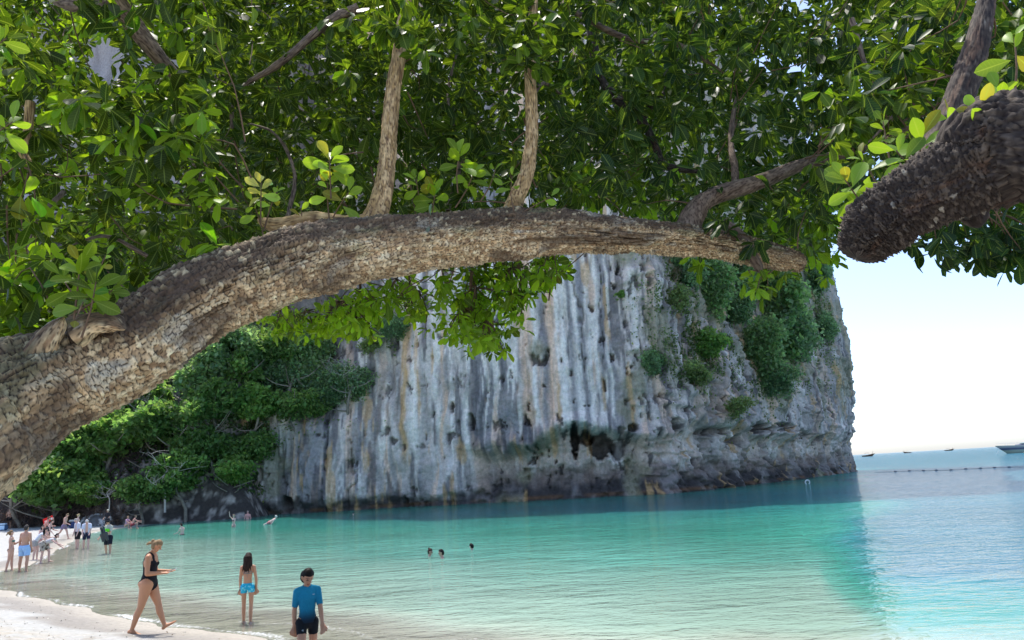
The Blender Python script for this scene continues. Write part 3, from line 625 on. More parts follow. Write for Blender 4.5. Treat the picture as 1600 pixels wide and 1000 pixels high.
def undergrowth():
    """leafy cover of the slope that reads as one mass, and dry brush along the bank"""
    n = 52000; r = np.random.default_rng(5)
    x = r.uniform(-105, -20, n); y = 69 + r.uniform(0, 1, n) ** 1.3 * 42; z = hill_z(x, y)
    ok = z > 1.5 + 1.0 * vn(x / 4, y / 4, seed=71); x, y, z = x[ok], y[ok], z[ok]; n = len(x)
    lump = fbm(x / 3.5, y / 3.5, oct=2, seed=70)
    p = np.column_stack([x, y, z + r.uniform(.1, 1, n) * (1.6 + 2.2 * lump)])
    t = sstep(-.3, .4, fbm(x / 5, y / 5, oct=2, seed=72))
    col = mix(np.broadcast_to(np.array([.07, .125, .05]), (n, 3)), np.array([.15, .25, .08]), t) * r.uniform(.6, 1.3, (n, 1))
    V, Fc, cc = leafquads(n, p, r.uniform(.25, .55, n), col, r)
    tag(link('undergrowth', mesh_np('undergrowth', V, Fc, M_fleaf, col=cc, smooth=False)), 'dense green undergrowth covering the slope', 'undergrowth', kind='stuff')
    # ivy and moss scraps on the cliff
    n = 16000; k = []
    for cx, cy, sx, sy, cnt in ((380, 590, 60, 90, 9000), (400, 700, 22, 60, 2500), (1110, 460, 75, 80, 13000), (1220, 520, 65, 95, 13000), (1285, 430, 20, 120, 4000), (1120, 560, 60, 50, 3000), (490, 600, 55, 45, 2500), (600, 530, 30, 25, 700), (1060, 560, 40, 40, 900), (430, 600, 20, 60, 1200)):
        q = np.column_stack([r.normal(cx, sx * .6, cnt), r.normal(cy, sy * .6, cnt)]); k.append(q)
    q = np.vstack(k); a, b, d = proj(CV[:285]); 
    m_ = (d > 0) & (CV[:285, :, 1] < 125) & (a > 300)
    A = a[m_]; Bq = b[m_]; PV = CV[:285][m_]
    gx = np.floor(A / 3).astype(int); gy = np.floor(Bq / 3).astype(int); lut = {}
    for i, (u, v) in enumerate(zip(gx, gy)): lut[(u, v)] = i
    idx = [lut.get((int(u // 3), int(v // 3)), -1) for u, v in q]; idx = np.array([i for i in idx if i >= 0])
    p = PV[idx]; n = len(p); ok = fbm(p[:, 0] / 2.5, p[:, 2] / 2.5, oct=3, seed=75) > -.12; p = p[ok]; n = len(p)
    dirn = -p[:, :2] / np.linalg.norm(p[:, :2], axis=1)[:, None]; dd = r.uniform(-.1, .7, n)
    thick = np.where(proj(p)[0] < 600, 2.2, 1.2) * (.3 + 1.3 * np.maximum(fbm(p[:, 0] / 1.5, p[:, 2] / 1.5, oct=2, seed=78) + .5, 0)); dd = dd * thick
    p = p + np.column_stack([dirn * dd[:, None], r.normal(size=n) * .3])
    col = np.array([.12, .175, .085]) * r.uniform(.6, 1.5, (n, 1)) * np.where(r.uniform(size=(n, 1)) < .2, np.array([[1.5, 1.2, 1.1]]), 1)
    V, Fc, cc = leafquads(n, p, r.uniform(.2, .42, n), col, r)
    tag(link('creepers', mesh_np('creepers', V, Fc, M_fleaf, col=cc, smooth=False)), 'creepers and small leaves clinging to the cliff face', 'creepers', kind='stuff')
    # dry brush
    n = 9000; x = r.uniform(-62, -36, n); y0 = 68.5 + 1.5 * fbm(x / 6, 0 * x, oct=3, seed=60); y = y0 + r.uniform(-1.2, 3.2, n)
    z = np.maximum(ground_z(x, y), hill_z(x, y)) + r.uniform(0, 1.5, n)
    a = np.column_stack([x, y, z]); dd = r.normal(size=(n, 3)) * np.array([.4, .4, .5]); b = a + dd; s_ = np.cross(dd, r.normal(size=(n, 3))); s_ = s_ / np.linalg.norm(s_, axis=1)[:, None] * .025
    V = np.stack([a - s_, b, a + s_], 1).reshape(-1, 3)
    col = np.repeat(np.array([.13, .085, .085]) * r.uniform(.4, 1.6, (n, 1)), 3, 0)
    tag(link('dry_brush', mesh_np('dry_brush', V, np.arange(3 * n).reshape(n, 3), M_fleaf, col=col, smooth=False)), 'tangled purplish brown dry brush along the back of the beach', 'brush', kind='stuff')
undergrowth()
print('setting', time.time() - T0)
# ------------------------------------------------------------------ the big trees over the beach
def voro(u, v, seed=0):
    """cells on the (u,v) plane: distance to the border, cell id hash, second hash"""
    iu, iv = np.floor(u), np.floor(v); z0 = np.zeros_like(iu)
    D1 = np.full(u.shape, 9.); D2 = np.full(u.shape, 9.); ID = np.zeros(u.shape); KU = np.zeros(u.shape); KV = np.zeros(u.shape)
    for a in (-1, 0, 1):
        for b in (-1, 0, 1):
            cu, cv = iu + a, iv + b
            pu = cu + .15 + .7 * _h(cu, cv, z0, seed); pv = cv + .15 + .7 * _h(cu, cv, z0, seed + 1)
            d = np.abs(u - pu) ** 1.6 + np.abs(v - pv) ** 1.6
            near = d < D1
            D2 = np.where(near, D1, np.minimum(D2, d)); ID = np.where(near, _h(cu, cv, z0, seed + 2), ID)
            KU = np.where(near, cu, KU); KV = np.where(near, cv, KV); D1 = np.where(near, d, D1)
    return D2 - D1, ID, KU, KV
def frames(P):
    t = np.gradient(P, axis=0); t /= np.linalg.norm(t, axis=1)[:, None]
    up = np.array([0, 0, 1.])
    if np.abs(t[:, 2]).max() > .8:
        u = np.cross(t[0], [0, 1., 0]); u = u if np.linalg.norm(u) > .2 else np.cross(t[0], [1., 0, 0]); u /= np.linalg.norm(u); U = [u]
        for i in range(1, len(P)):
            u = U[-1] - t[i] * (U[-1] @ t[i]); U.append(u / np.linalg.norm(u))
        U = np.array(U); return t, U, np.cross(t, U)
    U = up[None] - t * (t @ up)[:, None]
    U /= np.linalg.norm(U, axis=1)[:, None] + 1e-9
    return t, U, np.cross(t, U)
def bough(name, pts, n, k, parent, cell=(.055, .04), depth=.014, lump=.10, palette='pale', seed=0, plates=0, endcap=True, lab=None, shag=0):
    """pts rows: x,y,z,r. A real displaced bark surface; the plates that show largest become parts of their own."""
    D = densify(np.asarray(pts, float), n); P = D[:, :3]; r = D[:, 3]
    t, U, W = frames(P)
    ln = np.concatenate([[0], np.cumsum(np.linalg.norm(np.diff(P, axis=0), axis=1))])
    a = np.linspace(0, 2 * np.pi, k, endpoint=False)
    Lg = ln[:, None] + 0 * a[None]; Ag = a[None] + 0 * ln[:, None]; rg = r[:, None] + 0 * Ag
    # periodic noise coordinates: a point on the unit tube
    cx, cy = np.cos(Ag), np.sin(Ag)
    def pn(fl, fa, o, sd): return fbm(Lg / fl, cx * fa, cy * fa + 9.3, oct=o, seed=sd + seed)
    disp = lump * rg * 1.6 * pn(.55, 1.1, 2, 1) + lump * rg * .8 * pn(.18, 2.2, 2, 2)
    # voronoi plates; the angular coordinate wraps because the cell count round the bough is a whole number
    nround = max(6, int(round(2 * np.pi * np.mean(r) / cell[1])))
    wl = (.75 + .5 * bool(shag)) * pn(.10, 4, 3, 3); wa = (.6 + .9 * bool(shag)) * pn(.14, 4, 3, 4)
    Lu = np.concatenate([[0], np.cumsum(np.diff(ln) / (cell[0] * np.clip((r[1:] + r[:-1]) / 2 / .24, .45, 1.15)))]) if plates else ln / cell[0]
    u = Lu[:, None] + wl; v = Ag / (2 * np.pi) * nround + wa
    v = v % nround
    # wrap
    dd, idn, KU, KV = voro(u, v, 50 + seed)
    d2, id2, _, _ = voro(u * 2.1 + 7, v * 1.9 + 3, 70 + seed)
    edge = np.minimum(v, nround - v)
    dd = np.where(edge < .35, np.minimum(dd, edge * .9), dd)
    gate = sstep(.0, .13, dd) * (.72 + .28 * sstep(.0, .16, d2)) + .25 * (id2 - .5)
    fine = pn(.02, 22, 3, 5)
    if shag:
        st = pn(.012, 6, 3, 7)
        disp += depth * shag * (np.abs(st) - .3)
    platelift = (.35 + .9 * idn) * (.5 + .5 * sstep(-.3, .4, pn(.3, 1.6, 2, 6)))
    fis = np.abs(pn(.55, 5.5, 4, 12)); fiss = np.exp(-(fis / .045) ** 2) * sstep(-.15, .2, pn(.5, 1.5, 2, 13))
    ridg = pn(.35, 6, 3, 14); disp += depth * (.9 * ridg - 1.4 * fiss) * bool(plates)
    disp += depth * (gate * (platelift + (u - KU - .5) * .55) - .35) + depth * .28 * fine
    rad = rg + disp
    if endcap:
        m = 10; f = np.sqrt(np.maximum(1 - (np.arange(1, m + 1) / m) ** 2, 0))
        e = np.ones(n); e[-m:] = np.maximum(f, .02); rad = rad * e[:, None]
    V = P[:, None] + rad[..., None] * (cx[..., None] * U[:, None] + cy[..., None] * W[:, None])
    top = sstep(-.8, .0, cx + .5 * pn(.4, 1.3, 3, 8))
    if palette == 'pale':
        plate = mix(mix(np.broadcast_to(np.array([.62, .43, .23]), Lg.shape + (3,)), np.array([.88, .70, .42]), sstep(.35, 1, idn)), np.array([.34, .21, .11]), sstep(.2, .05, idn) * .8)
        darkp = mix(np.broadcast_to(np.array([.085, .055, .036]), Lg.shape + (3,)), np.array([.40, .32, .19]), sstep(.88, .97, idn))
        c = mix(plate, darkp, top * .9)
        c = mix(c, np.array([.62, .58, .45]), .6 * sstep(.30, .45, pn(.22, 1.4, 3, 9)) * (1 - top * .5) * (dd > .05))
        c = mix(c, np.array([.20, .24, .11]), .3 * sstep(.34, .55, pn(.3, 1.8, 3, 10)))
        crack = np.array([.035, .022, .015])
    elif palette == 'dark':
        c = mix(np.broadcast_to(np.array([.040, .030, .024]), Lg.shape + (3,)), np.array([.115, .090, .068]), sstep(.3, 1, idn))
        c = mix(c, np.array([.42, .38, .30]), sstep(.975, .99, idn) * .6)
        c = mix(c, np.array([.16, .085, .05]), .5 * sstep(.15, .5, pn(.2, 1.5, 3, 9)))
        crack = np.array([.02, .013, .012])
    elif palette == 'gold':
        c = mix(np.broadcast_to(np.array([.40, .25, .10]), Lg.shape + (3,)), np.array([.64, .45, .23]), idn)
        c = mix(c, np.array([.16, .09, .045]), .6 * sstep(.1, .5, pn(.12, 1.5, 3, 9)))
        crack = np.array([.10, .055, .03])
    else:
        c = mix(np.broadcast_to(np.array([.15, .105, .075]), Lg.shape + (3,)), np.array([.27, .20, .14]), idn)
        crack = np.array([.05, .03, .022])
    c = mix(c, crack, (1 - sstep(.04, .17, dd)) * .97)
    c = mix(c, crack * 1.6, (1 - sstep(.0, .08, d2)) * .7)
    c = c * (.8 + .4 * id2)[..., None]
    if plates: c = mix(c, np.array([.10, .065, .042]), .75 * sstep(.08, .36, pn(.45, 1.3, 4, 16))); c = mix(c, crack, fiss * .8); c = c * (1 + .35 * pn(.06, 9, 3, 15))[..., None]
    Vf = V.reshape(-1, 3); cf = c.reshape(-1, 3); Fc = gridf(n, k, True)
    pieces = []
    if plates:
        ku, kv, g = KU.reshape(-1), KV.reshape(-1), (dd.reshape(-1) > .06)
        key = (ku.astype(np.int64) * 1000 + kv.astype(np.int64)); key = np.where(g, key, -1)
        fk = key[Fc]; same = (fk == fk[:, :1]).all(1) & (fk[:, 0] >= 0)
        fid = np.where(same, fk[:, 0], -1)
        fcn = Vf[Fc].mean(1); px, py, dp = proj(fcn)
        view = (px > 0) & (px < 1600) & (py > 0) & (py < 1000) & (dp > 0)
        e1 = Vf[Fc[:, 1]] - Vf[Fc[:, 0]]; e2 = Vf[Fc[:, 3]] - Vf[Fc[:, 0]]; nn = np.cross(e1, e2); facing = np.einsum('ij,ij->i', nn, np.array([0, 0, CAM_Z]) - fcn)
        sgn = np.sign(np.median(np.einsum('ij,ij->i', nn, fcn - np.repeat(P[:-1], k, 0))))
        ar = np.maximum(sgn * facing / np.linalg.norm(fcn - [0, 0, CAM_Z], axis=1) ** 3, 0) * view * same
        ids, inv = np.unique(fid, return_inverse=True); score = np.bincount(inv, ar); score[ids < 0] = 0
        best = ids[np.argsort(-score)[:plates]]
        order = np.argsort(fid, kind='stable'); fs = fid[order]
        take = np.zeros(len(Fc), bool)
        for b in best:
            i0, i1 = np.searchsorted(fs, b), np.searchsorted(fs, b, side='right'); sel = order[i0:i1]; take[sel] = True
            f = Fc[sel]; uq, iv = np.unique(f, return_inverse=True)
            pieces.append((Vf[uq], iv.reshape(-1, 4), cf[uq]))
        Fc = Fc[~take]
    me = mesh_np(name, Vf, Fc[:, ::-1], M_bark, col=cf)
    o = link(name, me, parent)
    if lab: o['label'] = lab
    for V_, F_, c_ in pieces:
        link('bark_plate', mesh_np('bark_plate', V_, F_[:, ::-1], M_bark, col=c_), o)
    return o, P
def PX(rows):
    return [(*at(x, y, Y), r) for x, y, Y, r in rows]

tree1 = tag(empty('leaning_tree', (0, 0, 0)), 'huge leaning beach tree whose pale cracked bough arches across the picture', 'tree')
tree2 = tag(empty('overhanging_tree', (0, 0, 0)), 'second beach tree with a dark shaggy bough ending in a blunt stump over the sea', 'tree')
B1 = [(-4.9, 2.6, .2, .45), (-4.3, 2.8, 1.3, .42), (-3.5, 3.05, 2.1, .37)] + PX([(-150, 745, 3.3, .33), (0, 645, 3.55, .295), (100, 592, 3.75, .255), (200, 547, 3.92, .232), (300, 480, 4.1, .232), (400, 438, 4.3, .22), (500, 404, 4.5, .212),
      (600, 385, 4.7, .195), (700, 375, 4.95, .178), (800, 366, 5.15, .178), (900, 364, 5.3, .152), (1000, 368, 5.5, .132), (1080, 375, 5.65, .122), (1150, 387, 5.8, .108), (1210, 402, 5.95, .10), (1255, 413, 6.05, .07)])
main, mainP = bough('trunk', B1, 1020, 222, tree1, cell=(.034, .029), depth=.019, palette='pale', seed=1, plates=300)
def br(rows, pal, name='branch', par=tree1, n=None, k=40, seed=0, **kw):
    pts = PX(rows); l = sum(math.dist(pts[i][:3], pts[i + 1][:3]) for i in range(len(pts) - 1)); n = n or int(max(20, l / .028))
    kw.setdefault('cell', (.045, .022)); kw.setdefault('depth', .006); kw.setdefault('lump', .12)
    return bough(name, pts, n, k, par, palette=pal, seed=seed, **kw)[1]
LIMBS = [mainP]
LIMBS.append(br([(578, 360, 4.78, .10), (592, 325, 4.8, .075), (603, 270, 4.85, .058), (608, 215, 4.9, .055), (615, 140, 5.0, .053), (627, 60, 5.1, .045), (640, -50, 5.4, .04), (655, -160, 5.8, .03)], 'gold', k=64, seed=2))
LIMBS.append(br([(796, 345, 5.25, .085), (806, 312, 5.25, .06), (824, 262, 5.25, .052), (831, 190, 5.3, .045), (829, 90, 5.4, .042), (836, -20, 5.7, .035), (850, -120, 6, .028)], 'gold', k=56, seed=3))
LIMBS.append(br([(1072, 372, 5.7, .10), (1084, 335, 5.7, .088), (1112, 308, 5.75, .078), (1180, 287, 5.85, .066), (1250, 259, 6.0, .052), (1300, 246, 6.2, .042), (1370, 228, 6.5, .03), (1460, 190, 7, .02)], 'brown', k=56, seed=4))
LIMBS.append(br([(1092, 268, 6.9, .018), (1060, 264, 6.9, .034), (1036, 257, 6.9, .036), (1022, 225, 6.95, .036), (1000, 185, 7.0, .038), (958, 148, 7.1, .045), (935, 110, 7.3, .045), (920, 20, 7.6, .05), (915, -80, 8, .06)], 'dark', seed=5))
LIMBS.append(br([(600, 350, 4.85, .09), (540, 352, 4.75, .07), (490, 346, 4.72, .062), (440, 352, 4.70, .052), (412, 347, 4.7, .032), (402, 342, 4.7, .012)], 'gold', k=56, seed=6))
LIMBS.append(br([(560, 12, 5.6, .04), (520, 30, 5.6, .036), (470, 72, 5.6, .030), (430, 104, 5.6, .026), (385, 132, 5.65, .016), (364, 165, 5.7, .013), (360, 205, 5.7, .012), (335, 228, 5.8, .007)], 'brown', seed=7))
LIMBS.append(br([(165, -60, 4.6, .085), (190, 8, 4.7, .075), (215, 45, 4.8, .065), (240, 78, 4.9, .058), (275, 120, 5.2, .045), (330, 170, 5.7, .03)], 'brown', k=56, seed=8))
LIMBS.append(br([(60, -20, 5, .05), (120, 8, 4.9, .055), (190, 5, 4.75, .06)], 'brown', seed=9))
LIMBS.append(br([(48, 160, 4.6, .03), (42, 215, 4.6, .028), (36, 240, 4.6, .026), (62, 268, 4.6, .012)], 'gold', seed=10))
LIMBS.append(br([(1000, 195, 7.0, .03), (1018, 165, 7.0, .028), (1040, 140, 7.1, .02), (1060, 90, 7.3, .015)], 'dark', seed=11))
LIMBS.append(br([(1150, 300, 5.8, .035), (1148, 260, 5.9, .03), (1142, 220, 6.1, .026), (1150, 150, 6.4, .02)], 'brown', seed=12))
LIMBS.append(br([(1130, 345, 5.75, .03), (1160, 372, 5.75, .04), (1182, 412, 5.7, .045), (1192, 430, 5.7, .03)], 'brown', seed=13))
LIMBS.append(br([(60, 560, 3.55, .09), (75, 530, 3.5, .06), (92, 508, 3.5, .04), (100, 495, 3.5, .02)], 'pale', seed=14, k=56))
LIMBS.append(br([(120, 520, 3.6, .09), (150, 505, 3.6, .06), (180, 505, 3.58, .05), (196, 515, 3.56, .02)], 'pale', seed=15, k=56))
B2 = [(4.2, .9, .6, .36), (3.6, 1.3, 2.0, .31), (2.9, 1.9, 3.0, .255)] + PX([(1610, 228, 2.75, .215), (1540, 258, 2.85, .186), (1470, 292, 2.95, .166), (1410, 326, 3.05, .148), (1370, 358, 3.12, .135), (1348, 385, 3.16, .10), (1338, 402, 3.17, .065)])
sec, secP = bough('trunk', B2, 400, 200, tree2, cell=(.017, .030), depth=.017, palette='dark', seed=20, lump=.13, shag=1.6)
L2 = [secP]
L2.append(br([(1440, 300, 3.35, .10), (1462, 235, 3.4, .085), (1488, 175, 3.45, .072), (1512, 115, 3.5, .062), (1528, 60, 3.55, .052), (1545, -20, 3.7, .045), (1560, -120, 3.9, .03)], 'dark', par=tree2, k=64, seed=21, cell=(.02, .02), shag=1.0))
L2.append(br([(1500, 300, 3.2, .03), (1520, 330, 3.3, .06), (1528, 348, 3.3, .04), (1532, 356, 3.3, .015)], 'dark', par=tree2, seed=22))
L2.append(br([(1560, 250, 3.6, .03), (1500, 210, 4.0, .02), (1440, 195, 4.4, .016), (1390, 215, 4.8, .012), (1370, 240, 5.0, .008)], 'brown', par=tree2, seed=23))
print('boughs', time.time() - T0)

# ------------------------------------------------------------------ leaves
def leaf_tpl(rows):
    """obovate leaf along +Y, length 1, rows of three vertices, gently folded and arched; uv u=-1..1"""
    V = [(0, 0, 0)]; uv = [(0, 0)]
    for t in rows:
        wd = .245 * math.sin(math.pi * min(1, t ** 1.25 * .98)) ** .8 * (.72 + .5 * t)
        z = -.16 * t * t + .05 * t
        V += [(-wd, t, z + wd * .28), (0, t, z), (wd, t, z + wd * .28)]; uv += [(-1, t), (0, t), (1, t)]
    V.append((0, 1, -.11)); uv.append((0, 1)); n = len(rows); F3, F4 = [], []
    F3 += [(0, 2, 1), (0, 3, 2)]
    for i in range(n - 1):
        a = 1 + 3 * i; F4 += [(a, a + 1, a + 4, a + 3), (a + 1, a + 2, a + 5, a + 4)]
    a = 1 + 3 * (n - 1); e = 3 * n + 1; F3 += [(a, a + 1, e), (a + 1, a + 2, e)]
    tri = F3 + [(q[0], q[1], q[2]) for q in F4] + [(q[0], q[2], q[3]) for q in F4]
    return np.array(V, float), np.array(tri), np.array(uv, float)
T_LO = leaf_tpl([.42, .80]); T_HI = leaf_tpl([.12, .3, .5, .68, .82, .93])
r = np.random.default_rng(11)
def upper_edge(x):
    return np.interp(x, [-400, 0, 30, 60, 100, 150, 200, 250, 330, 420, 500, 600, 880, 905, 960, 1000, 1050, 1100, 1200, 1265, 1290, 1305, 1325, 1345, 1420, 1500, 1600, 2000],
                     [540, 520, 528, 500, 500, 500, 480, 440, 400, 380, 380, 385, 380, 335, 322, 330, 372, 385, 392, 392, 375, 345, 318, 300, 340, 380, 400, 420])
def add_cluster(out, c, ax, n, L, base, droop=.45, spread=.8, who=0):
    ax = ax / (np.linalg.norm(ax) + 1e-9); h = np.cross(ax, [0, 0, 1.]); h = h if np.linalg.norm(h) > .05 else np.array([1., 0, 0]); h /= np.linalg.norm(h); g = np.cross(ax, h)
    a0 = r.uniform(0, 6.28)
    for i in range(n):
        a = a0 + 2.4 * i; f = i / max(n - 1, 1)
        d = ax * (.75 - .95 * f * spread) + (h * math.cos(a) + g * math.sin(a)) * (.35 + .65 * f) * spread + np.array([0, 0, -droop * r.uniform(.4, 1.3)]) + r.normal(size=3) * .12
        out.append((c - ax * .05 * f * 2 + d * .01, d, L * r.uniform(.72, 1.12) * (.75 + .25 * f), base * r.uniform(.72, 1.3) * (1 + r.normal(size=3) * .05), who))
leaves = []; tips = []
DK = np.array([.026, .052, .008]); MD = np.array([.075, .135, .014]); YG = np.array([.20, .34, .025]); BL = np.array([.020, .052, .022])
def layer(N, Y0, Y1, x0, x1, y0, dens_noise, L0=.17, lift=0):
    x = r.uniform(x0, x1, N); y = r.uniform(y0, 1, N)      # y as a fraction filled in below
    ye = upper_edge(x) + 14 * fbm(x / 22, 0 * x + Y0, oct=3, seed=80) - lift
    py = -150 + (ye + 150) * y
    keep = vn(x / 46, py / 46, 0 * x + Y0 * 1.7, seed=81) > dens_noise
    hole = ((x - 163) / 36) ** 2 + ((py - 88) / 44) ** 2 < 1 + .45 * vn(x / 13, py / 13, seed=82)
    gaps = (x > 990) & (vn(x / 10, py / 10, seed=83) > .62)
    keep &= ~hole & ~gaps
    for a, b in zip(x[keep], py[keep]):
        Yd = r.uniform(Y0, Y1)
        c = at(a, b, Yd)
        side = sstep(500, 1150, a); hi = r.uniform()
        base = (DK * (1 - side) + BL * side) * (1 - hi * .5) + MD * hi * .5 if hi < .88 else MD
        if a < 330 and r.uniform() < .25: base = YG
        who = 1 if a > 1330 + 8 * (Yd - 3) else 0
        ax = np.array([r.normal() * .8, r.normal() * .8 - .25, r.normal() * .6 + .15])
        add_cluster(leaves, c, ax, int(r.integers(6, 11)), L0 * r.uniform(.85, 1.2), base, who=who); tips.append((c, ax, who))
layer(1900, 5.4, 6.6, -250, 1820, 0, -.30)
layer(2700, 6.6, 8.6, -300, 1900, 0, -.5)
layer(3800, 8.4, 11, -350, 2000, 0, -.7, L0=.18, lift=8)
layer(3300, 10.5, 13, -400, 2100, 0, -.9, L0=.29, lift=20)
layer(420, 3.9, 5.0, -250, 330, 0, -.05)
layer(260, 3.9, 5.0, 1340, 1850, .1, -.05, L0=.15, lift=70)
# hanging sprays below the bough
HANG = [(440, 500, 30, 20, 22), (480, 505, 30, 18, 20), (530, 490, 45, 28, 46), (580, 480, 35, 28, 34), (620, 455, 35, 22, 22), (655, 475, 32, 22, 22), (690, 440, 35, 18, 16), (725, 500, 32, 32, 40), (760, 520, 28, 30, 36), (745, 470, 45, 30, 36), (800, 440, 40, 30, 34), (845, 425, 30, 24, 26), (870, 405, 20, 14, 12), (800, 480, 22, 20, 10), (560, 510, 30, 14, 12), (770, 420, 60, 16, 26)]
spr = []
for x, y, sx, sy, cnt in HANG:
    cen = at(x, y - 20, 7.4)
    for _ in range(cnt):
        a, b = r.normal(x, sx * .55), min(r.normal(y, sy * .6), 548)
        c = at(a, b, r.uniform(6.8, 8.2)); ax = np.array([r.normal(), r.normal() - .4, r.normal() * .4])
        base = (YG if r.uniform() < .85 else MD) * r.uniform(.9, 1.45)
        add_cluster(leaves, c, ax, int(r.integers(5, 9)), .145 * r.uniform(.8, 1.15), base, droop=.5); spr.append((c, cen)); tips.append((c, ax, 0))
for x, y, Y, cnt, sx, sy in ((1340, 200, 4.6, 22, 34, 40), (1420, 120, 4.4, 20, 40, 40), (1560, 60, 3.9, 16, 34, 40), (628, 30, 4.7, 16, 26, 22), (640, 70, 4.9, 5, 16, 14), (832, 40, 4.9, 16, 28, 24), (815, 85, 5.0, 5, 14, 10), (560, 60, 5, 8, 30, 25), (740, 40, 5.2, 8, 40, 24)):
    for _ in range(cnt):
        c = at(r.normal(x, sx), r.normal(y, sy), Y * r.uniform(.95, 1.08)); ax = np.array([r.normal(), r.normal() - .4, r.normal() * .5])
        add_cluster(leaves, c, ax, int(r.integers(6, 9)), .16, (MD if r.uniform() < .6 else DK) * 1.2, droop=.6, who=int(x > 1400)); tips.append((c, ax, int(x > 1400)))
# a few leaves near and under the end of the bough and round the gaps
for x, y, Y, cnt, sx, sy in ((1090, 400, 5.9, 3, 14, 4), (1180, 440, 5.6, 5, 16, 8), (1225, 420, 5.9, 6, 22, 8), (1280, 395, 7, 10, 14, 16), (1240, 345, 7, 26, 40, 26), (1295, 345, 7.5, 10, 12, 22), (1180, 350, 6.6, 16, 40, 20), (930, 300, 7, 16, 40, 20), (1010, 310, 6.6, 14, 40, 18), (1430, 372, 4.6, 3, 10, 8),
                        (1500, 375, 4.6, 12, 28, 14), (1560, 380, 4.5, 18, 26, 16), (1600, 385, 4.5, 14, 22, 16), (165, 40, 6.0, 10, 34, 6), (110, 60, 6.0, 8, 18, 14), (210, 130, 6, 8, 18, 10), (60, 500, 4.4, 16, 34, 14), (15, 470, 4.4, 18, 20, 30), (60, 430, 4.3, 22, 40, 26)):
    for _ in range(cnt):
        c = at(r.normal(x, sx), r.normal(y, sy), Y * r.uniform(.95, 1.1)); ax = np.array([r.normal(), r.normal() - .4, r.normal() * .6 - .2])
        bc = BL * 1.1 if x > 1400 else (YG if r.uniform() < .5 or x < 220 and y < 200 else MD)
        add_cluster(leaves, c, ax, int(r.integers(5, 9)), .15, bc * 1.1, droop=.6, who=1 if x > 1400 else 0); tips.append((c, ax, 1 if x > 1400 else 0))
# upright fresh sprigs on the boughs: (px, py, Y, leaves, length, colour, axis)
FR = np.array([.26, .40, .06]); FP = np.array([.52, .56, .22])
n_free = len(leaves); sprigs = []
for x, y, Y, cnt, L, bc, ax, who in ((515, 245, 4.5, 14, .19, FR, (0, -.1, 1), 0), (512, 285, 4.6, 6, .13, FR, (0, -.2, 1), 0), (545, 300, 4.65, 5, .15, FR * .8, (.4, -.1, .6), 0), (408, 285, 4.55, 9, .13, FP, (0, 0, 1), 0), (395, 315, 4.62, 6, .11, FR * .8, (-.3, 0, 1), 0), (432, 300, 4.6, 5, .08, FR, (.3, 0, 1), 0), (470, 325, 4.65, 6, .09, FR * .9, (0, 0, 1), 0),
                                     (718, 240, 4.85, 8, .19, YG, (.1, -.2, 1), 0), (740, 270, 4.9, 9, .16, YG, (.5, -.2, .8), 0), (775, 262, 5, 7, .11, FR * .8, (.4, 0, .8), 0), (800, 275, 5, 6, .11, FR * .7, (0, 0, 1), 0), (650, 280, 4.9, 9, .16, YG, (-.2, -.2, .8), 0), (680, 300, 4.9, 9, .16, YG, (.1, 0, .8), 0), (860, 308, 5.1, 3, .15, FR, (1, 0, .5), 0),
                                     (125, 410, 3.45, 10, .15, YG * .8, (.1, -.1, 1), 0), (150, 440, 3.45, 10, .14, MD * 1.3, (.2, -.1, .7), 0), (165, 400, 3.6, 6, .08, FR, (.4, 0, 1), 0), (95, 430, 3.6, 6, .12, MD * 1.8, (-.5, -.1, .8), 0), (180, 450, 3.55, 6, .10, MD * 1.4, (.6, -.1, .3), 0), (118, 500, 3.4, 2, .13, FR * .85, (.1, -.5, -.6), 0),
                                     (1440, 215, 3.1, 8, .16, FR * .85, (.1, -.1, 1), 1), (1400, 235, 3.1, 8, .14, FR * .85, (-.6, -.1, .8), 1), (1320, 280, 3.15, 10, .15, FR * .85, (-.4, -.2, .5), 1), (1340, 320, 3.3, 6, .13, FR * .7, (-.3, -.2, .2), 1), (1530, 165, 2.75, 10, .13, FR, (0, -.1, 1), 1), (1560, 140, 2.9, 6, .12, FR * .9, (.3, 0, 1), 1), (1500, 200, 2.9, 5, .09, FR, (-.5, 0, 1), 1),
                                     (1585, 60, 2.9, 5, .13, FR * .7, (.2, 0, 1), 1), (1345, 245, 3.4, 7, .11, FR * .8, (-.3, 0, 1), 1), (1480, 180, 3.2, 6, .11, FR * .8, (-.3, 0, 1), 1), (1380, 190, 3.6, 7, .12, MD * 1.5, (0, 0, 1), 1), (870, 428, 6.2, 4, .17, np.array([.10, .15, .02]), (.1, 0, -1), 0), (672, 352, 4.7, 3, .08, np.array([.30, .38, .36]), (0, -.4, -.5), 0), (20, 190, 3.6, 7, .15, FR * .8, (.6, 0, .6), 0), (10, 60, 3.4, 8, .15, MD * 1.5, (.5, 0, .3), 0), (393, 8, 4.4, 2, .2, MD * 1.8, (0, 0, -1), 0)):
    c = at(x, y, Y); ax = np.array(ax, float); add_cluster(leaves, c, ax, cnt, L, bc, droop=.12, spread=.95, who=who)
    sprigs.append((c, c - ax / np.linalg.norm(ax) * .28, who))
P0 = np.array([l[0] for l in leaves]); D0 = np.array([l[1] for l in leaves]); LL = np.array([l[2] for l in leaves]); CC = np.clip(np.array([l[3] for l in leaves]), .004, .8); WH = np.array([l[4] for l in leaves])
D0 /= np.linalg.norm(D0, axis=1)[:, None]
NN = np.array([0, 0, 1.])[None] + r.normal(size=D0.shape) * .45; NN -= (NN * D0).sum(1)[:, None] * D0; NN /= np.linalg.norm(NN, axis=1)[:, None]
toc = np.array([0, 0, CAM_Z]) - P0; toc /= np.linalg.norm(toc, axis=1)[:, None]
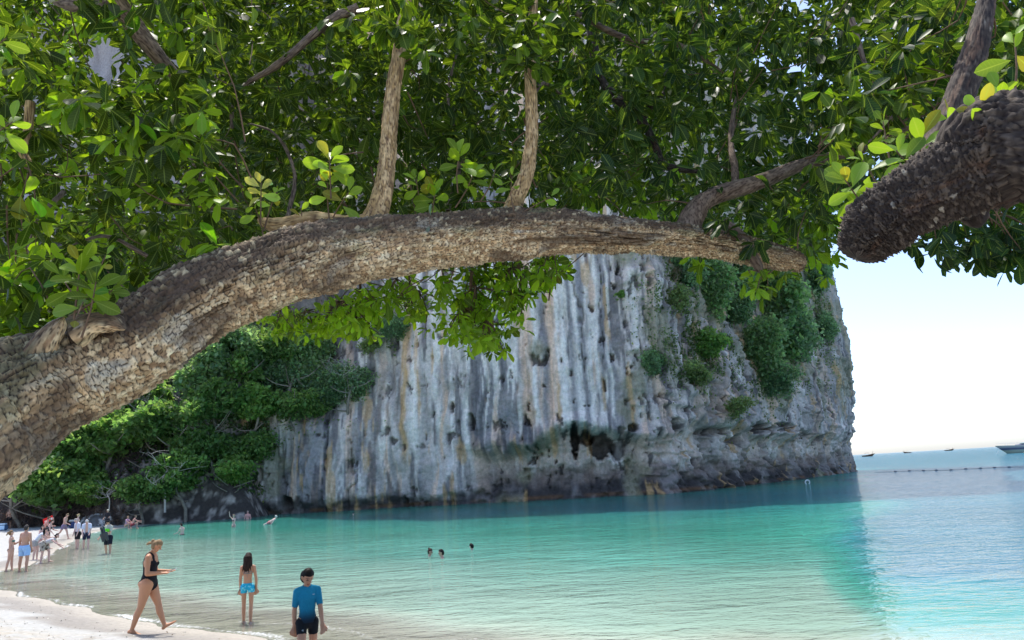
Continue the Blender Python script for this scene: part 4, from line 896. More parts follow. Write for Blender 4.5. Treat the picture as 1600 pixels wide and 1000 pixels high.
NN[n_free:] = NN[n_free:] * .35 + toc[n_free:] * .8 + r.normal(size=NN[n_free:].shape) * .3; NN -= (NN * D0).sum(1)[:, None] * D0; NN /= np.linalg.norm(NN, axis=1)[:, None]
SS = np.cross(D0, NN)
px, py, dp = proj(P0 + D0 * LL[:, None] * .5)
score = LL / dp * ((px > 0) & (px < 1600) & (py > 0) & (py < 1000) & (dp > 0)); score[n_free:] *= 3
print('leaves', len(leaves))
HI = {}
for who, par in ((0, tree1), (1, tree2)):
    idx = np.where(WH == who)[0]; best = idx[np.argsort(-score[idx])[:300]]; rest = np.setdiff1d(idx, best)
    # the 300 largest leaves: objects of their own sharing a dozen meshes
    Vt, Ft, Ut = T_HI
    pal = CC[best]; q = np.round(np.log(pal) * 2.2) / 2.2
    for i in best:
        k = tuple(np.round(np.log(CC[i]) * 2.0).astype(int))
        if k not in HI: HI[k] = mesh_np('leaf', Vt, Ft, M_leaf, col=np.repeat(np.exp(np.array(k) / 2.0)[None], len(Vt), 0), uv=Ut)
        o = link('leaf', HI[k], par)
        m = np.eye(4); m[:3, 0] = SS[i] * LL[i]; m[:3, 1] = D0[i] * LL[i]; m[:3, 2] = NN[i] * LL[i]; m[:3, 3] = P0[i]
        o.matrix_basis = Matrix(m.tolist())
    Vt, Ft, Ut = T_LO; n = len(rest); nv = len(Vt)
    curl = r.uniform(.2, 1.8, n)[:, None]; wid = r.uniform(.8, 1.15, n)[:, None]
    V = P0[rest][:, None] + LL[rest][:, None, None] * (SS[rest][:, None] * (Vt[None, :, 0] * wid)[..., None] + D0[rest][:, None] * Vt[None, :, 1, None] + NN[rest][:, None] * (Vt[None, :, 2] * curl)[..., None])
    Fc = (Ft[None] + (np.arange(n) * nv)[:, None, None]).reshape(-1, 3)
    me = mesh_np('foliage', V.reshape(-1, 3), Fc, M_leaf, col=np.repeat(CC[rest], nv, 0), uv=np.tile(Ut, (n, 1)))
    tag(link('foliage', me, par), kind='stuff')
# twigs from the leaf clusters towards limbs inside the crown
def twigs():
    for who, par, limbs in ((0, tree1, LIMBS), (1, tree2, L2)):
        lp = np.vstack([l[::6] for l in limbs]); parts = []
        tp = [t for t in tips if t[2] == who]; sel = r.permutation(len(tp))[:900]
        for i in sel:
            c, ax, _ = tp[i]; d = lp[np.argmin(((lp - c) ** 2).sum(1))] - c; l = np.linalg.norm(d); st = min(l, r.uniform(.25, .8))
            e = c + d / (l + 1e-6) * st + r.normal(size=3) * .06; m_ = (c + e) / 2 + r.normal(size=3) * .05
            parts.append(tube(densify([c, m_, e], 5), np.linspace(.003, .007, 5), 4))
        for c, e, w_ in sprigs:
            if w_ == who: parts.append(tube(densify([c, (c + e) / 2 + r.normal(size=3) * .01, e], 5), np.linspace(.003, .006, 5), 5))
        if who == 0:
            for x, y in ((560, 440), (640, 420), (740, 450), (800, 430), (850, 410)):
                a = at(x, y - 60, 7.3); b = at(x + r.normal() * 10, y + 60, 7.4); parts.append(tube(densify([a, (a + b) / 2 + r.normal(size=3) * .12, b], 8), np.linspace(.022, .007, 8), 5))
            for c, e in spr[::2]:
                parts.append(tube(densify([c, (c * .6 + e * .4) + r.normal(size=3) * .05, e], 5), np.linspace(.003, .008, 5), 4))
        V, Fc = join(parts); tag(link('twigs', mesh_np('twigs', V, Fc, M_twig), par), kind='stuff')
twigs()
# long thin visible side branches wandering through the crown
for k_, (pts, par) in enumerate((([(330, 330, 6, .02), (300, 250, 6.2, .016), (250, 200, 6.3, .012), (210, 190, 6.4, .008)], tree1), ([(700, 330, 6, .02), (720, 240, 6.2, .018), (700, 150, 6.5, .014), (720, 60, 6.8, .01)], tree1),
        ([(450, 340, 5.6, .02), (460, 270, 5.8, .014), (430, 210, 6, .01), (380, 190, 6.1, .006)], tree1), ([(880, 150, 6, .01), (850, 130, 5.6, .014), (832, 150, 5.35, .018)], tree1), ([(100, 300, 5.5, .02), (60, 340, 5.2, .014), (45, 390, 5, .01), (60, 440, 4.9, .006)], tree1),
        ([(1330, 30, 5.5, .022), (1360, 120, 5.4, .018), (1400, 170, 5.3, .014), (1350, 230, 5.4, .008)], tree2), ([(900, 20, 6.5, .03), (980, 60, 6.6, .025), (1060, 70, 6.8, .02), (1140, 120, 7, .012)], tree1),
        ([(230, 400, 5.4, .014), (170, 370, 5.2, .012), (120, 380, 5, .008), (100, 400, 4.9, .005)], tree1))):
    br(pts, 'brown', par=par, k=14, seed=30 + k_)
print('tree', time.time() - T0)
# ------------------------------------------------------------------ people
M_skin = mat('skin', rough=.5, subsurf=.08, spec=.4)
M_cloth = mat('cloth', rough=.85, noise=(60, .12), spec=.2)
M_hair = mat('hair', rough=.6, noise=(70, .35), spec=.15)
M_plastic = mat('smooth_plastic', rough=.3, spec=.5)
def dv(flex, abd, side=0):
    f, a = R(flex), R(abd); return np.array([side * math.sin(a), math.sin(f) * math.cos(a), -math.cos(f) * math.cos(a)])
def cone_mesh(a, b, ra, rb, side=(1, 0, 0), wide=1.0, k=14):
    """closed tapered capsule"""
    a, b = np.array(a, float), np.array(b, float); w_ = b - a; L = np.linalg.norm(w_)
    w_ = w_ / L if L > 1e-6 else np.array([0, 0, 1.]); s = np.array(side, float); s = s - w_ * (s @ w_)
    if np.linalg.norm(s) < 1e-3: s = np.cross(w_, [0, 1., 0]); 
    if np.linalg.norm(s) < 1e-3: s = np.cross(w_, [1., 0, 0])
    s /= np.linalg.norm(s); n_ = np.cross(w_, s)
    th = np.linspace(-np.pi / 2, 0, 5)[1:]; rings = [(-ra * .999, .02 * ra)] + [(ra * math.sin(t), ra * math.cos(t)) for t in th]
    rings += [(L + rb * math.sin(t), rb * math.cos(t)) for t in np.linspace(0, np.pi / 2, 5)[:-1]] + [(L + rb * .999, .02 * rb)]
    an = np.linspace(0, 2 * np.pi, k, endpoint=False)
    V = np.array([a + w_ * z + (s * (math.cos(t) * wide) + n_ * math.sin(t)) * q for z, q in rings for t in an]); nr = len(rings)
    caps = [[i for i in range(k)][::-1], [(nr - 1) * k + i for i in range(k)]]
    return V, gridf(nr, k, True), caps
def union(prims, voxel, smooth_it=4, name='person'):
    bm = bmesh.new()
    for V, Q, caps in prims:
        vs = [bm.verts.new(v) for v in V]
        for q in Q: bm.faces.new([vs[i] for i in q])
        for c in caps: bm.faces.new([vs[i] for i in c])
    bmesh.ops.recalc_face_normals(bm, faces=bm.faces)
    me = bpy.data.meshes.new(name + '_src'); bm.to_mesh(me); bm.free()
    o = bpy.data.objects.new('tmp', me); C.objects.link(o)
    m = o.modifiers.new('r', 'REMESH'); m.mode = 'VOXEL'; m.voxel_size = voxel; m.use_smooth_shade = True
    if smooth_it:
        m = o.modifiers.new('s', 'SMOOTH'); m.factor = .5; m.iterations = smooth_it
    dg = bpy.context.evaluated_depsgraph_get(); ev = o.evaluated_get(dg); out = bpy.data.meshes.new_from_object(ev)
    bpy.data.objects.remove(o); bpy.data.meshes.remove(me)
    V = np.empty(len(out.vertices) * 3); out.vertices.foreach_get('co', V); V = V.reshape(-1, 3)
    N_ = np.empty(len(out.vertices) * 3); out.vertices.foreach_get('normal', N_); N_ = N_.reshape(-1, 3)
    Fq = np.empty(len(out.loops), np.int32); out.loops.foreach_get('vertex_index', Fq)
    sz = np.empty(len(out.polygons), np.int32); out.polygons.foreach_get('loop_total', sz)
    if (sz == 4).all(): Fq = Fq.reshape(-1, 4)
    else:
        fl, i = [], 0
        for n_ in sz: fl.append(list(Fq[i:i + n_]) + [Fq[i]] * (4 - n_)); i += n_
        Fq = np.array(fl)
    bpy.data.meshes.remove(out)
    return V, N_, Fq

def make_person(label, pos, H=1.75, face=0, skin=(.52, .33, .24), fem=False, vox=.014, lean=0, hips=(0, 0), knees=(0, 0), abd=(3, 3), sh=(5, 5), shab=(8, 8), elb=(8, 8), elab=(0, 0), head=(0, 0), heavy=1.0,
                clothes=(), hair=None, hair_col=(.03, .02, .015), hs=1.0, sit=False, foot_z=None, fingers=False, extra=None, name='person', group='people at the beach', slim=1.0, twist=0, grip=False):
    """pos = (x, y, ground z). face: yaw in degrees, 0 looks along +Y, 90 looks along -X. Pairs are (left, right)."""
    k = H; hv = heavy * slim; up = np.array([0, math.sin(R(lean)), math.cos(R(lean))]); X1 = np.array([math.cos(R(twist)), math.sin(R(twist)), 0])
    pel = np.zeros(3); J = {}; pr = []; tags = []
    def add(tg, a, b, ra, rb, side=(1, 0, 0), wide=1.0):
        pr.append((np.array(a, float), np.array(b, float), ra * k, rb * k, wide, tg)); tags.append(cone_mesh(a, b, ra * k, rb * k, side, wide, 16 if fingers else 12))
    waist = pel + up * .10 * k; chest = pel + up * .20 * k; nb = pel + up * .295 * k
    fwd = np.array([0, math.cos(R(lean)), -math.sin(R(lean))])
    add('torso', pel - up * .01 * k, pel + up * .03 * k, .060 * hv, .060 * hv, (1, 0, 0), 1.48 if fem else 1.35)
    add('torso', pel + up * .02 * k, waist, .058 * hv, .050 * hv, X1, 1.32)
    add('torso', waist, chest, .050 * hv, .057 * hv, X1, 1.42)
    add('torso', chest, chest + up * .05 * k, .059 * hv, .050 * hv, X1, 1.55 if not fem else 1.45)
    add('torso', chest + up * .05 * k, nb - up * .012 * k, .044 * hv, .030 * hv, X1, 1.7)
    if fem:
        for s in (-1, 1): add('torso', chest + X1 * s * .040 * k + fwd * .035 * k - up * .005 * k, chest + X1 * s * .042 * k + fwd * .047 * k - up * .015 * k, .031, .028)
    for s in (-1, 1): add('torso', pel + np.array([s * .045, -.032, -.025]) * k, pel + np.array([s * .045, -.035, -.045]) * k, .047 * hv * (1.1 if fem else 1), .040 * hv)
    hd = np.array([math.sin(R(head[1])) * math.sin(R(head[0] + lean * .5)), math.sin(R(head[0] + lean * .6)), math.cos(R(head[0] + lean * .6))]); hd /= np.linalg.norm(hd)
    yaw = R(head[1]); hf = np.array([-math.sin(yaw), math.cos(yaw), 0]); hf = hf * math.cos(R(head[0])) - np.array([0, 0, math.sin(R(head[0]))]); 
    hf = hf - hd * 0; hu = np.array([0, 0, 1.]) - hf * hf[2]; hu /= np.linalg.norm(hu); hf /= np.linalg.norm(hf); hr = np.cross(hf, hu)
    nk = nb + hd * .035 * k; hc = nb + hd * .088 * k + hf * .012 * k
    add('neck', nb - up * .02 * k, nk + hd * .012 * k, .033 * hv ** .5 * (.85 if fem else 1), .029 * (.85 if fem else 1))
    q = hs
    add('head', hc + hu * .006 * k - hf * .010 * k, hc + hu * .014 * k - hf * .004 * k, .044 * q, .046 * q, hr, .93)
    add('head', hc + hf * .010 * k - hu * .004 * k, hc + hf * .016 * k - hu * .042 * k * q, .034 * q, .020 * q, hr, 1.0)
    add('head', hc + hf * .044 * k * q + hu * .002 * k, hc + hf * .055 * k * q - hu * .012 * k, .004 * q, .0075 * q)
    for s in (-1, 1): add('head', hc + hr * s * .043 * k * q - hu * .008 * k - hf * .004 * k, hc + hr * s * .046 * k * q + hu * .008 * k - hf * .006 * k, .006 * q, .009 * q, hf, .8)
    feet = []
    for i, s in enumerate((-1, 1)):
        hip = pel + np.array([s * .052, 0, -.012]) * k
        d1 = dv(hips[i], abd[i], s); kn = hip + d1 * .245 * k; d2 = dv(hips[i] - knees[i], abd[i] * .4, s); an = kn + d2 * .235 * k
        tg = 'leg%d' % i; fat = hv * (1.12 if fem else 1)
        add(tg, hip, kn, .052 * fat, .031 * hv ** .5, (1, 0, 0), 1.0)
        bk = np.array([0, -1., 0]) - d2 * (-d2[1]); bk /= np.linalg.norm(bk) + 1e-6
        add('shin%d' % i, kn, kn + d2 * .09 * k + bk * .008 * k, .031 * hv ** .5, .0315 * hv ** .5); add('shin%d' % i, kn + d2 * .08 * k + bk * .006 * k, an, .031 * hv ** .5, .0195)
        fa = R(hips[i] - knees[i]); tip = 0 if abs(hips[i] - knees[i]) < 35 and not sit else (hips[i] - knees[i]) * .6
        if isinstance(foot_z, tuple) and foot_z[i] is not None: tip = foot_z[i]
        fd = np.array([s * .15, math.cos(R(tip)), math.sin(R(tip))]); fd /= np.linalg.norm(fd); fu = np.array([0, -math.sin(R(tip)), math.cos(R(tip))])
        hl = an - fu * .018 * k - fd * .022 * k; ball = an - fu * .022 * k + fd * .075 * k
        add('foot%d' % i, hl, an + fd * .02 * k - fu * .008 * k, .019, .021); add('foot%d' % i, an + fd * .01 * k - fu * .012 * k, ball, .019, .014, (1, 0, 0), 1.5)
        add('foot%d' % i, ball, ball + fd * .030 * k, .013, .009, (1, 0, 0), 1.9)
        if fingers:
            for t_ in range(5): st = ball + fd * .03 * k + np.array([s * (t_ - 2) * .010, 0, 0]) * k; add('foot%d' % i, st - fd * .01 * k, st + fd * (.014 - .0022 * t_) * k, .0065, .0055)
        feet.append(hl); feet.append(ball + fd * .03 * k)
        # arms
        sj = nb - up * .040 * k + X1 * s * .093 * k * hv ** .5 * (.92 if fem else 1)
        add('torso', nb - up * .018 * k + X1 * s * .03 * k, sj, .026 * hv, .031 * hv ** .5 * (.9 if fem else 1))
        a1 = dv(sh[i], shab[i], s); el = sj + a1 * .165 * k; a2 = dv(sh[i] + elb[i], elab[i], s); wr = el + a2 * .145 * k
        add('arm%d' % i, sj, el, .030 * hv ** .5 * (.88 if fem else 1), .022 * hv ** .4); add('fore%d' % i, el, el + a2 * .05 * k, .0225 * hv ** .4, .0225 * hv ** .4); add('fore%d' % i, el + a2 * .05 * k, wr, .022 * hv ** .4, .0145)
        pn = np.cross(a2, [s, 0, 0]); pn = pn / (np.linalg.norm(pn) + 1e-6); pw = np.cross(pn, a2)          # pw across the palm
        pe = wr + a2 * .048 * k; add('hand%d' % i, wr, pe, .013, .0135, pw, 1.75)
        J['hand%d' % i] = pe + a2 * .03 * k; J['wrist%d' % i] = wr; J['fdir%d' % i] = a2
        inw = np.array([-s, 0, 0]) - a2 * (-s * a2[0]); inw /= np.linalg.norm(inw) + 1e-6
        if vox <= .016:
            curlv = .9 if grip else .35
            for t_, ln in zip(range(4), (.040, .045, .042, .033)):
                o_ = pw * (t_ - 1.5) * .0125 * k; b0 = pe + o_; m_ = b0 + a2 * ln * .5 * k + inw * ln * .12 * k; e_ = m_ + (a2 * (1 - curlv) + inw * curlv) * ln * .55 * k
                rf = .0062 if fingers else .0075
                add('hand%d' % i, b0 - a2 * .01 * k, m_, rf, rf * .95); add('hand%d' % i, m_, e_, rf * .95, rf * .8)
            tb = wr + a2 * .015 * k + pw * .020 * k; tm = tb + a2 * .025 * k + pw * .016 * k; te = tm + a2 * .024 * k + inw * .006 * k
            add('hand%d' % i, tb, tm, .0085, .0078); add('hand%d' % i, tm, te, .0076, .006)
    V, N_, Fq = union(tags, vox, 3)
    # nearest primitive of every vertex
    best = np.full(len(V), 1e9); ti = np.zeros(len(V), int); tt = np.zeros(len(V))
    names = sorted(set(p[5] for p in pr)); nid = {n_: i for i, n_ in enumerate(names)}
    for a, b, ra, rb, wd, tg in pr:
        ab = b - a; t = np.clip(((V - a) @ ab) / (ab @ ab + 1e-9), 0, 1); d = np.linalg.norm(V - a - t[:, None] * ab, axis=1) / ((ra + (rb - ra) * t) * wd ** .7)
        u = d < best; best = np.where(u, d, best); ti = np.where(u, nid[tg], ti); tt = np.where(u, t, tt)
    tg = np.array(names)[ti]; hvv = ((V - pel) @ up) / k; sx = (V @ X1) / k; fr = ((V - pel) @ fwd) / k
    ctx = dict(tag=tg, t=tt, h=hvv, x=sx, f=fr, V=V, N=N_, k=k)
    lz = np.zeros(len(V))
    for i in (0, 1):
        hipz = pel + np.array([(-1, 1)[i] * .052, 0, -.012]) * k; d1 = dv(hips[i], abd[i], (-1, 1)[i])
        m_ = (tg == 'leg%d' % i); lz = np.where(m_, ((V - hipz) @ d1) / (.245 * k), lz)
    ctx['leg'] = lz
    sk = np.array(skin); col = np.broadcast_to(sk, V.shape).copy() * (1 + .06 * fbm(V[:, 0] * 9, V[:, 1] * 9, V[:, 2] * 9, oct=2, seed=90))[:, None]
    # face colour: eyes, brows, lips on the body's own surface
    hx = (V - hc) @ hr / (k * q); hy = (V - hc) @ hf / (k * q); hz = (V - hc) @ hu / (k * q)
    fm = (tg == 'head') & (hy > .02)
    eye = fm & ((((np.abs(hx) - .018) / .0085) ** 2 + ((hz + .002) / .0048) ** 2) < 1); col[eye] = sk * .25
    brow = fm & (np.abs(np.abs(hx) - .018) < .012) & (np.abs(hz - .011) < .0032); col[brow] = np.array(hair_col) * .4 + sk * .45
    lip = fm & (np.abs(hx) < .014) & (np.abs(hz + .036) < .005); col[lip] = sk * np.array([.75, .42, .42])
    root = empty(name, (0, 0, 0)); root.location = pos
    low = min(V[:, 2].min(), min(f[2] for f in feet) - .01) if not sit else V[:, 2].min()
    off = np.array([0, 0, -low])
    body = link('body', mesh_np('body', V + off, Fq, M_skin, col=col), root)
    for nm, cc, o_, fn in clothes:
        m_ = fn(ctx); f = Fq[m_[Fq].all(1)]
        if not len(f): continue
        uq, iv = np.unique(f, return_inverse=True)
        ov = o_(ctx)[uq] if callable(o_) else np.full(len(uq), o_)
        Vc = V[uq] + N_[uq] * ov[:, None] * k / 1.7
        if np.max(ov) > .012: Vc = Vc + N_[uq] * (.006 * fbm(V[uq, 0] * 22, V[uq, 1] * 22, V[uq, 2] * 9, oct=2, seed=91))[:, None]
        cc = cc(ctx)[uq] if callable(cc) else np.broadcast_to(np.array(cc), Vc.shape)
        n2 = len(Vc); Vin = V[uq] - N_[uq] * .002
        iv = iv.reshape(f.shape)
        e = np.sort(np.stack([iv, np.roll(iv, -1, 1)], -1).reshape(-1, 2), 1); dirE = np.stack([iv, np.roll(iv, -1, 1)], -1).reshape(-1, 2)
        key = e[:, 0] * n2 + e[:, 1]; uk, inv, cnt = np.unique(key, return_inverse=True, return_counts=True); be = dirE[(cnt[inv] == 1) & (dirE[:, 0] != dirE[:, 1])]
        rim = np.stack([be[:, 1], be[:, 0], be[:, 0] + n2, be[:, 1] + n2], -1)
        link(nm, mesh_np(nm, np.vstack([Vc, Vin]) + off, np.vstack([iv, rim]), M_cloth, col=np.vstack([cc, cc])), root)
    def hp(x, y, z): return hc + (hr * x + hf * y + hu * z) * k * q
    H_ = []
    if hair:
        H_ = [cone_mesh(hp(0, -.012, .012), hp(0, -.004, .024), .050 * k * q, .047 * k * q, hr, .96), cone_mesh(hp(0, -.022, -.012), hp(0, -.018, .01), .040 * k * q, .046 * k * q, hr, .98)]
        if hair == 'cap' or hair == 'short': pass
        if hair == 'long':
            H_ += [cone_mesh(hp(0, -.03, 0), hp(0, -.036, -.10), .042 * k * q, .036 * k * q, hr, 1.35), cone_mesh(hp(0, -.036, -.09), hp(-.012, -.034, -.155), .034 * k * q, .018 * k * q, hr, 1.5)]
            H_ += [cone_mesh(hp(s * .042, -.012, 0), hp(s * .05, -.022, -.09), .014 * k * q, .012 * k * q) for s in (-1, 1)]
            H_ += [cone_mesh(hp(x_, -.05, -.08), hp(x_ * 1.3, -.045, -.16 - .02 * (i_ % 2)), .011 * k * q, .005 * k * q) for i_, x_ in enumerate((-.04, -.02, 0, .02, .04))]
        if hair == 'bun' or hair == 'messy':
            H_ += [cone_mesh(hp(0, -.06, .02), hp(0, -.068, .026), .020 * k * q, .020 * k * q)]
        if hair == 'messy':
            H_ += [cone_mesh(hp(0, -.065, .005), hp(x_, -.10 - abs(x_), -.02 + z_), .011 * k * q, .004 * k * q) for x_, z_ in ((0, .012), (.015, -.01), (-.015, 0), (.006, -.022), (-.008, .02))]
        if hair == 'topbun': H_ += [cone_mesh(hp(0, -.036, .058), hp(0, -.04, .068), .020 * k * q, .019 * k * q)]
        hV, hN, hF = union(H_, vox * .8 if vox < .02 else vox * .7, 1)
        # keep the face free
        x_ = (hV - hc) @ hr / (k * q); y_ = (hV - hc) @ hf / (k * q); z_ = (hV - hc) @ hu / (k * q)
        hV = hV - hf * (np.where(z_ < .012, np.maximum(y_ + .008, 0), np.where(z_ < .026, np.maximum(y_ - .012, 0), 0)) * k * q)[:, None]
        hV = hV + hN * (.004 * k * fbm(x_ * 60, y_ * 60, z_ * 14, oct=2, seed=92))[:, None]
        hcl = np.array(hair_col) * (1 + .35 * fbm(x_ * 70, y_ * 70, z_ * 12, oct=2, seed=93))[:, None]
        link('hair', mesh_np('hair', hV + off, hF, M_hair, col=hcl), root)
    def part(nm, prims_, col_, m_=None, vx=None):
        V_, _, F_ = union(prims_, vx or vox * .8, 1); link(nm, mesh_np(nm, V_ + off, F_, m_ or M_cloth, col=np.broadcast_to(np.array(col_), V_.shape)), root)
    if extra: extra(dict(J=J, hp=hp, part=part, k=k, pel=pel, up=up, nb=nb, chest=chest, fwd=fwd, hr=hr, off=off, root=root, q=q))
    root.rotation_euler = (0, 0, R(face))
    tag(root, label, 'person', group)
    root['off'] = float(off[2])
    return root, J, off
def isin(c, *t): return np.isin(c['tag'], t)
LEG = ('leg0', 'leg1'); ARM = ('arm0', 'arm1')
def shorts(col, ln=.55, off=.016, top=.045): return ('shorts', col, off, lambda c: (isin(c, 'torso') & (c['h'] < top)) | (isin(c, *LEG) & (c['leg'] < ln)))
def brief(col, nm='bikini_bottom', cut=.9): return (nm, col, .004, lambda c: isin(c, 'torso', *LEG) & (c['h'] < .015) & (c['h'] > -.085 + 0 * c['h']) & ((c['h'] > -.045 + (np.abs(c['x'])) * cut * .55) | ((np.abs(c['x']) < .028))) & ~(isin(c, *LEG) & (c['leg'] > .22)))
def bratop(col, nm='bikini_top'): return (nm, col, .004, lambda c: (isin(c, 'torso') & (c['h'] > .165) & (c['h'] < .215) & (c['f'] > .015)) | (isin(c, 'torso') & (np.abs(c['h'] - .172) < .007)))
def shirt(col, sl=.5, lo=-.03, off=.012, nm='shirt', opened=False):
    return (nm, col, off, lambda c: ((isin(c, 'torso') & (c['h'] > lo)) | (isin(c, *ARM) & (c['t'] < sl))) & (~((np.abs(c['x']) < .03) & (c['f'] > 0)) if opened else True))

# foreground: the walking woman in the black swimsuit
def swimsuit(c):
    ax = np.abs(c['x']); tor = isin(c, 'torso', *LEG)
    leg_open = (c['h'] > -.10 + ax * 1.35) | (ax < .02)
    neck = np.where(c['f'] > 0, c['h'] < .222 - .02 * (ax < .03), c['h'] < .16)
    strap = (c['h'] >= .16) & (np.abs(ax - .058) < .014)
    side_cut = ~((ax > .092) & (c['h'] > .20))
    return tor & leg_open & (neck & side_cut | strap) & ~(isin(c, *LEG) & (c['leg'] > .3))
g = ground_at(229, 990)
def phone_holder(c): pass
woman, JW, offW = make_person('woman in a black swimsuit walking along the sand looking down at her phone', (g[0], g[1], g[2] - .005), 1.76, face=-83, skin=(.54, .26, .145), fem=True, vox=.0095, lean=3, hips=(21, -12), knees=(3, 8), abd=(1, 1),
    sh=(6, 2), shab=(6, 8), elb=(84, 86), elab=(-14, -16), head=(30, 0), heavy=1.22, clothes=[('swimsuit', (.012, .012, .016), .004, swimsuit)], hair='messy', hair_col=(.30, .20, .11), fingers=True, foot_z=(28, -14), grip=True)
# the foot in front is lifted: the rear foot carries her
def held(root, J, off, key, extra_=(0, 0, 0)):
    p = Vector(tuple(J[key] + off + np.array(extra_))); return root.matrix_basis @ p if False else Matrix.Translation(root.location) @ Matrix.Rotation(root.rotation_euler.z, 4, 'Z') @ p
def boxmesh(name, dims, mat_, col, bev=.2):
    bm = bmesh.new(); bmesh.ops.create_cube(bm, size=1); bmesh.ops.scale(bm, vec=dims, verts=bm.verts)
    bmesh.ops.bevel(bm, geom=bm.edges[:], offset=min(dims) * bev, segments=2, affect='EDGES'); V = np.array([v.co[:] for v in bm.verts]); Fs = [[v.index for v in f.verts] for f in bm.faces]
    me = bpy.data.meshes.new(name); me.from_pydata(V.tolist(), [], Fs); bm.free()
    a = me.color_attributes.new('col', 'FLOAT_COLOR', 'POINT'); a.data.foreach_set('color', np.tile(np.array([*col, 1.0], np.float32), (len(V), 1)).ravel()); me.materials.append(mat_); return me
ph = (held(woman, JW, offW, 'hand1') + held(woman, JW, offW, 'hand0')) / 2 + Vector((.0, 0, .03))
po = empty('phone', ph); po.rotation_euler = (R(8), R(-18), 0)
link('phone_case', boxmesh('phone_case', (.15, .075, .010), M_plastic, (.75, .76, .78)), po)
link('screen', boxmesh('screen', (.140, .068, .003), M_plastic, (.02, .02, .025)), po, (0, 0, .0058))
tag(po, 'pale mobile phone held in both hands by the woman in black', 'phone')

# the girl in blue shorts, from behind
g = ground_at(386, 972)
def girl_extra(c):
    k, J = c['k'], c['J']
    c['part']('bikini_string', [cone_mesh(c['chest'] + np.array([s * .07, -.030, -.005]) * k, c['chest'] + np.array([0, -.062, -.006]) * k, .005, .005) for s in (-1, 1)] + [cone_mesh(c['chest'] + np.array([0, -.064, -.006]) * k, c['chest'] + np.array([.008, -.070, -.085]) * k, .004, .003)], (.06, .20, .24), vx=.0035)
    for s in (-1, 1):
        a = c['pel'] + np.array([s * .085, -.01, .02]) * k
        c['part']('tie_string', [cone_mesh(a, a + np.array([s * .06, -.01, -.15]) * k, .0045, .0035)], (.05, .18, .22), vx=.0035)
    w = J['wrist0']; c['part']('bracelet', [cone_mesh(w - J['fdir0'] * .004, w + J['fdir0'] * .004, .0165 * k, .0165 * k)], (.22, .05, .05), vx=.006)
def blueprint(c):
    n_ = fbm(c['V'][:, 0] * 30, c['V'][:, 1] * 30, c['V'][:, 2] * 30, oct=2, seed=94); return mix(np.broadcast_to(np.array([.02, .42, .68]), c['V'].shape), np.array([.20, .68, .80]), sstep(.05, .25, n_))
make_person('girl with long dark hair and bright blue shorts wading away', (g[0], g[1], -.07), 1.44, face=8, skin=(.54, .27, .165), vox=.0095, hips=(4, -4), knees=(2, 6), abd=(0, 1), sh=(2, -2), shab=(7, 12), elb=(6, 8), head=(4, -6), hs=1.12,
            clothes=[shorts(blueprint, .34, .011, .04), bratop((.06, .18, .22))], hair='long', hair_col=(.028, .016, .012), fingers=True, slim=.82, extra=girl_extra)
# the boy in the blue rash top
def rash(c):
    z = c['h']; base_ = mix(np.broadcast_to(np.array([.012, .025, .045]), c['V'].shape), np.array([.015, .22, .36]), sstep(.0, .13, z)); base_ = mix(base_, np.array([.02, .27, .44]), sstep(.14, .26, z))
    logo = (np.abs(c['x'] + .045) < .009) & (np.abs(z - .222) < .004) & (c['f'] > 0); base_[logo] = (.5, .6, .65); return base_
gb = at(480, 1035, 9.9)
def trunks_col(c):
    b_ = np.broadcast_to(np.array([.012, .014, .018]), c['V'].shape).copy(); m_ = (c['tag'] == 'leg1') & (np.abs(c['leg'] - .30) < .025) & (np.abs(c['x'] - .055) < .007) & (c['f'] > 0); b_[m_] = (.4, .42, .45); return b_
bz = float(ground_z(np.array([gb[0]]), np.array([gb[1]]))[0])
make_person('boy in a blue to black rash top looking down at the water edge', (gb[0], gb[1], bz), 1.42 + (.13 - bz if bz < .13 else 0), face=-152, skin=(.56, .28, .17), vox=.0095, hips=(-15, 22), knees=(3, 20), abd=(3, 3), sh=(16, -14), shab=(6, 5), elb=(14, 10), head=(22, 18), hs=1.22,
            clothes=[('rash_top', rash, .009, lambda c: (isin(c, 'torso') & (c['h'] > -.012)) | (isin(c, *ARM) & (c['t'] < .80)) | (isin(c, 'neck') & (c['t'] < .35))), ('swim_trunks', trunks_col, .004, lambda c: (isin(c, 'torso') & (c['h'] < .03)) | (isin(c, *LEG) & (c['leg'] < .42)))],
            hair='short', hair_col=(.014, .010, .009), fingers=True, slim=.94)

# ------------------------------------------------------------------ the group at the left shore
def foot_at(px, py, z=0):
    p = G(px, py, z); return p
SK = (.52, .30, .21); SKP = (.62, .40, .34); SKR = (.60, .29, .24); BLACK = (.015, .015, .02); NAVY = (.018, .025, .06)
p = foot_at(15, 891); make_person('woman in a small green bikini beside the man in pale blue shorts', (p[0], p[1], -.06), 1.66, face=-60, skin=(.58, .34, .25), fem=True, lean=-3, hips=(6, -7), knees=(2, 3), sh=(25, -5), shab=(8, 6), elb=(95, 10), elab=(-10, 0), head=(-12, 10),
    clothes=[bratop((.08, .18, .15)), brief((.10, .06, .05))], hair='messy', hair_col=(.22, .14, .07))
p = foot_at(36, 892); make_person('broad shirtless man in pale blue shorts seen from behind in the shallows', (p[0], p[1], -.06), 1.86, face=-8, skin=(.50, .27, .185), hips=(3, -3), knees=(2, 4), abd=(9, 9), sh=(0, 3), shab=(10, 9), elb=(6, 12), clothes=[shorts((.33, .52, .82), .72, .022, .03)], hair='short', hair_col=(.045, .04, .038), heavy=1.12)
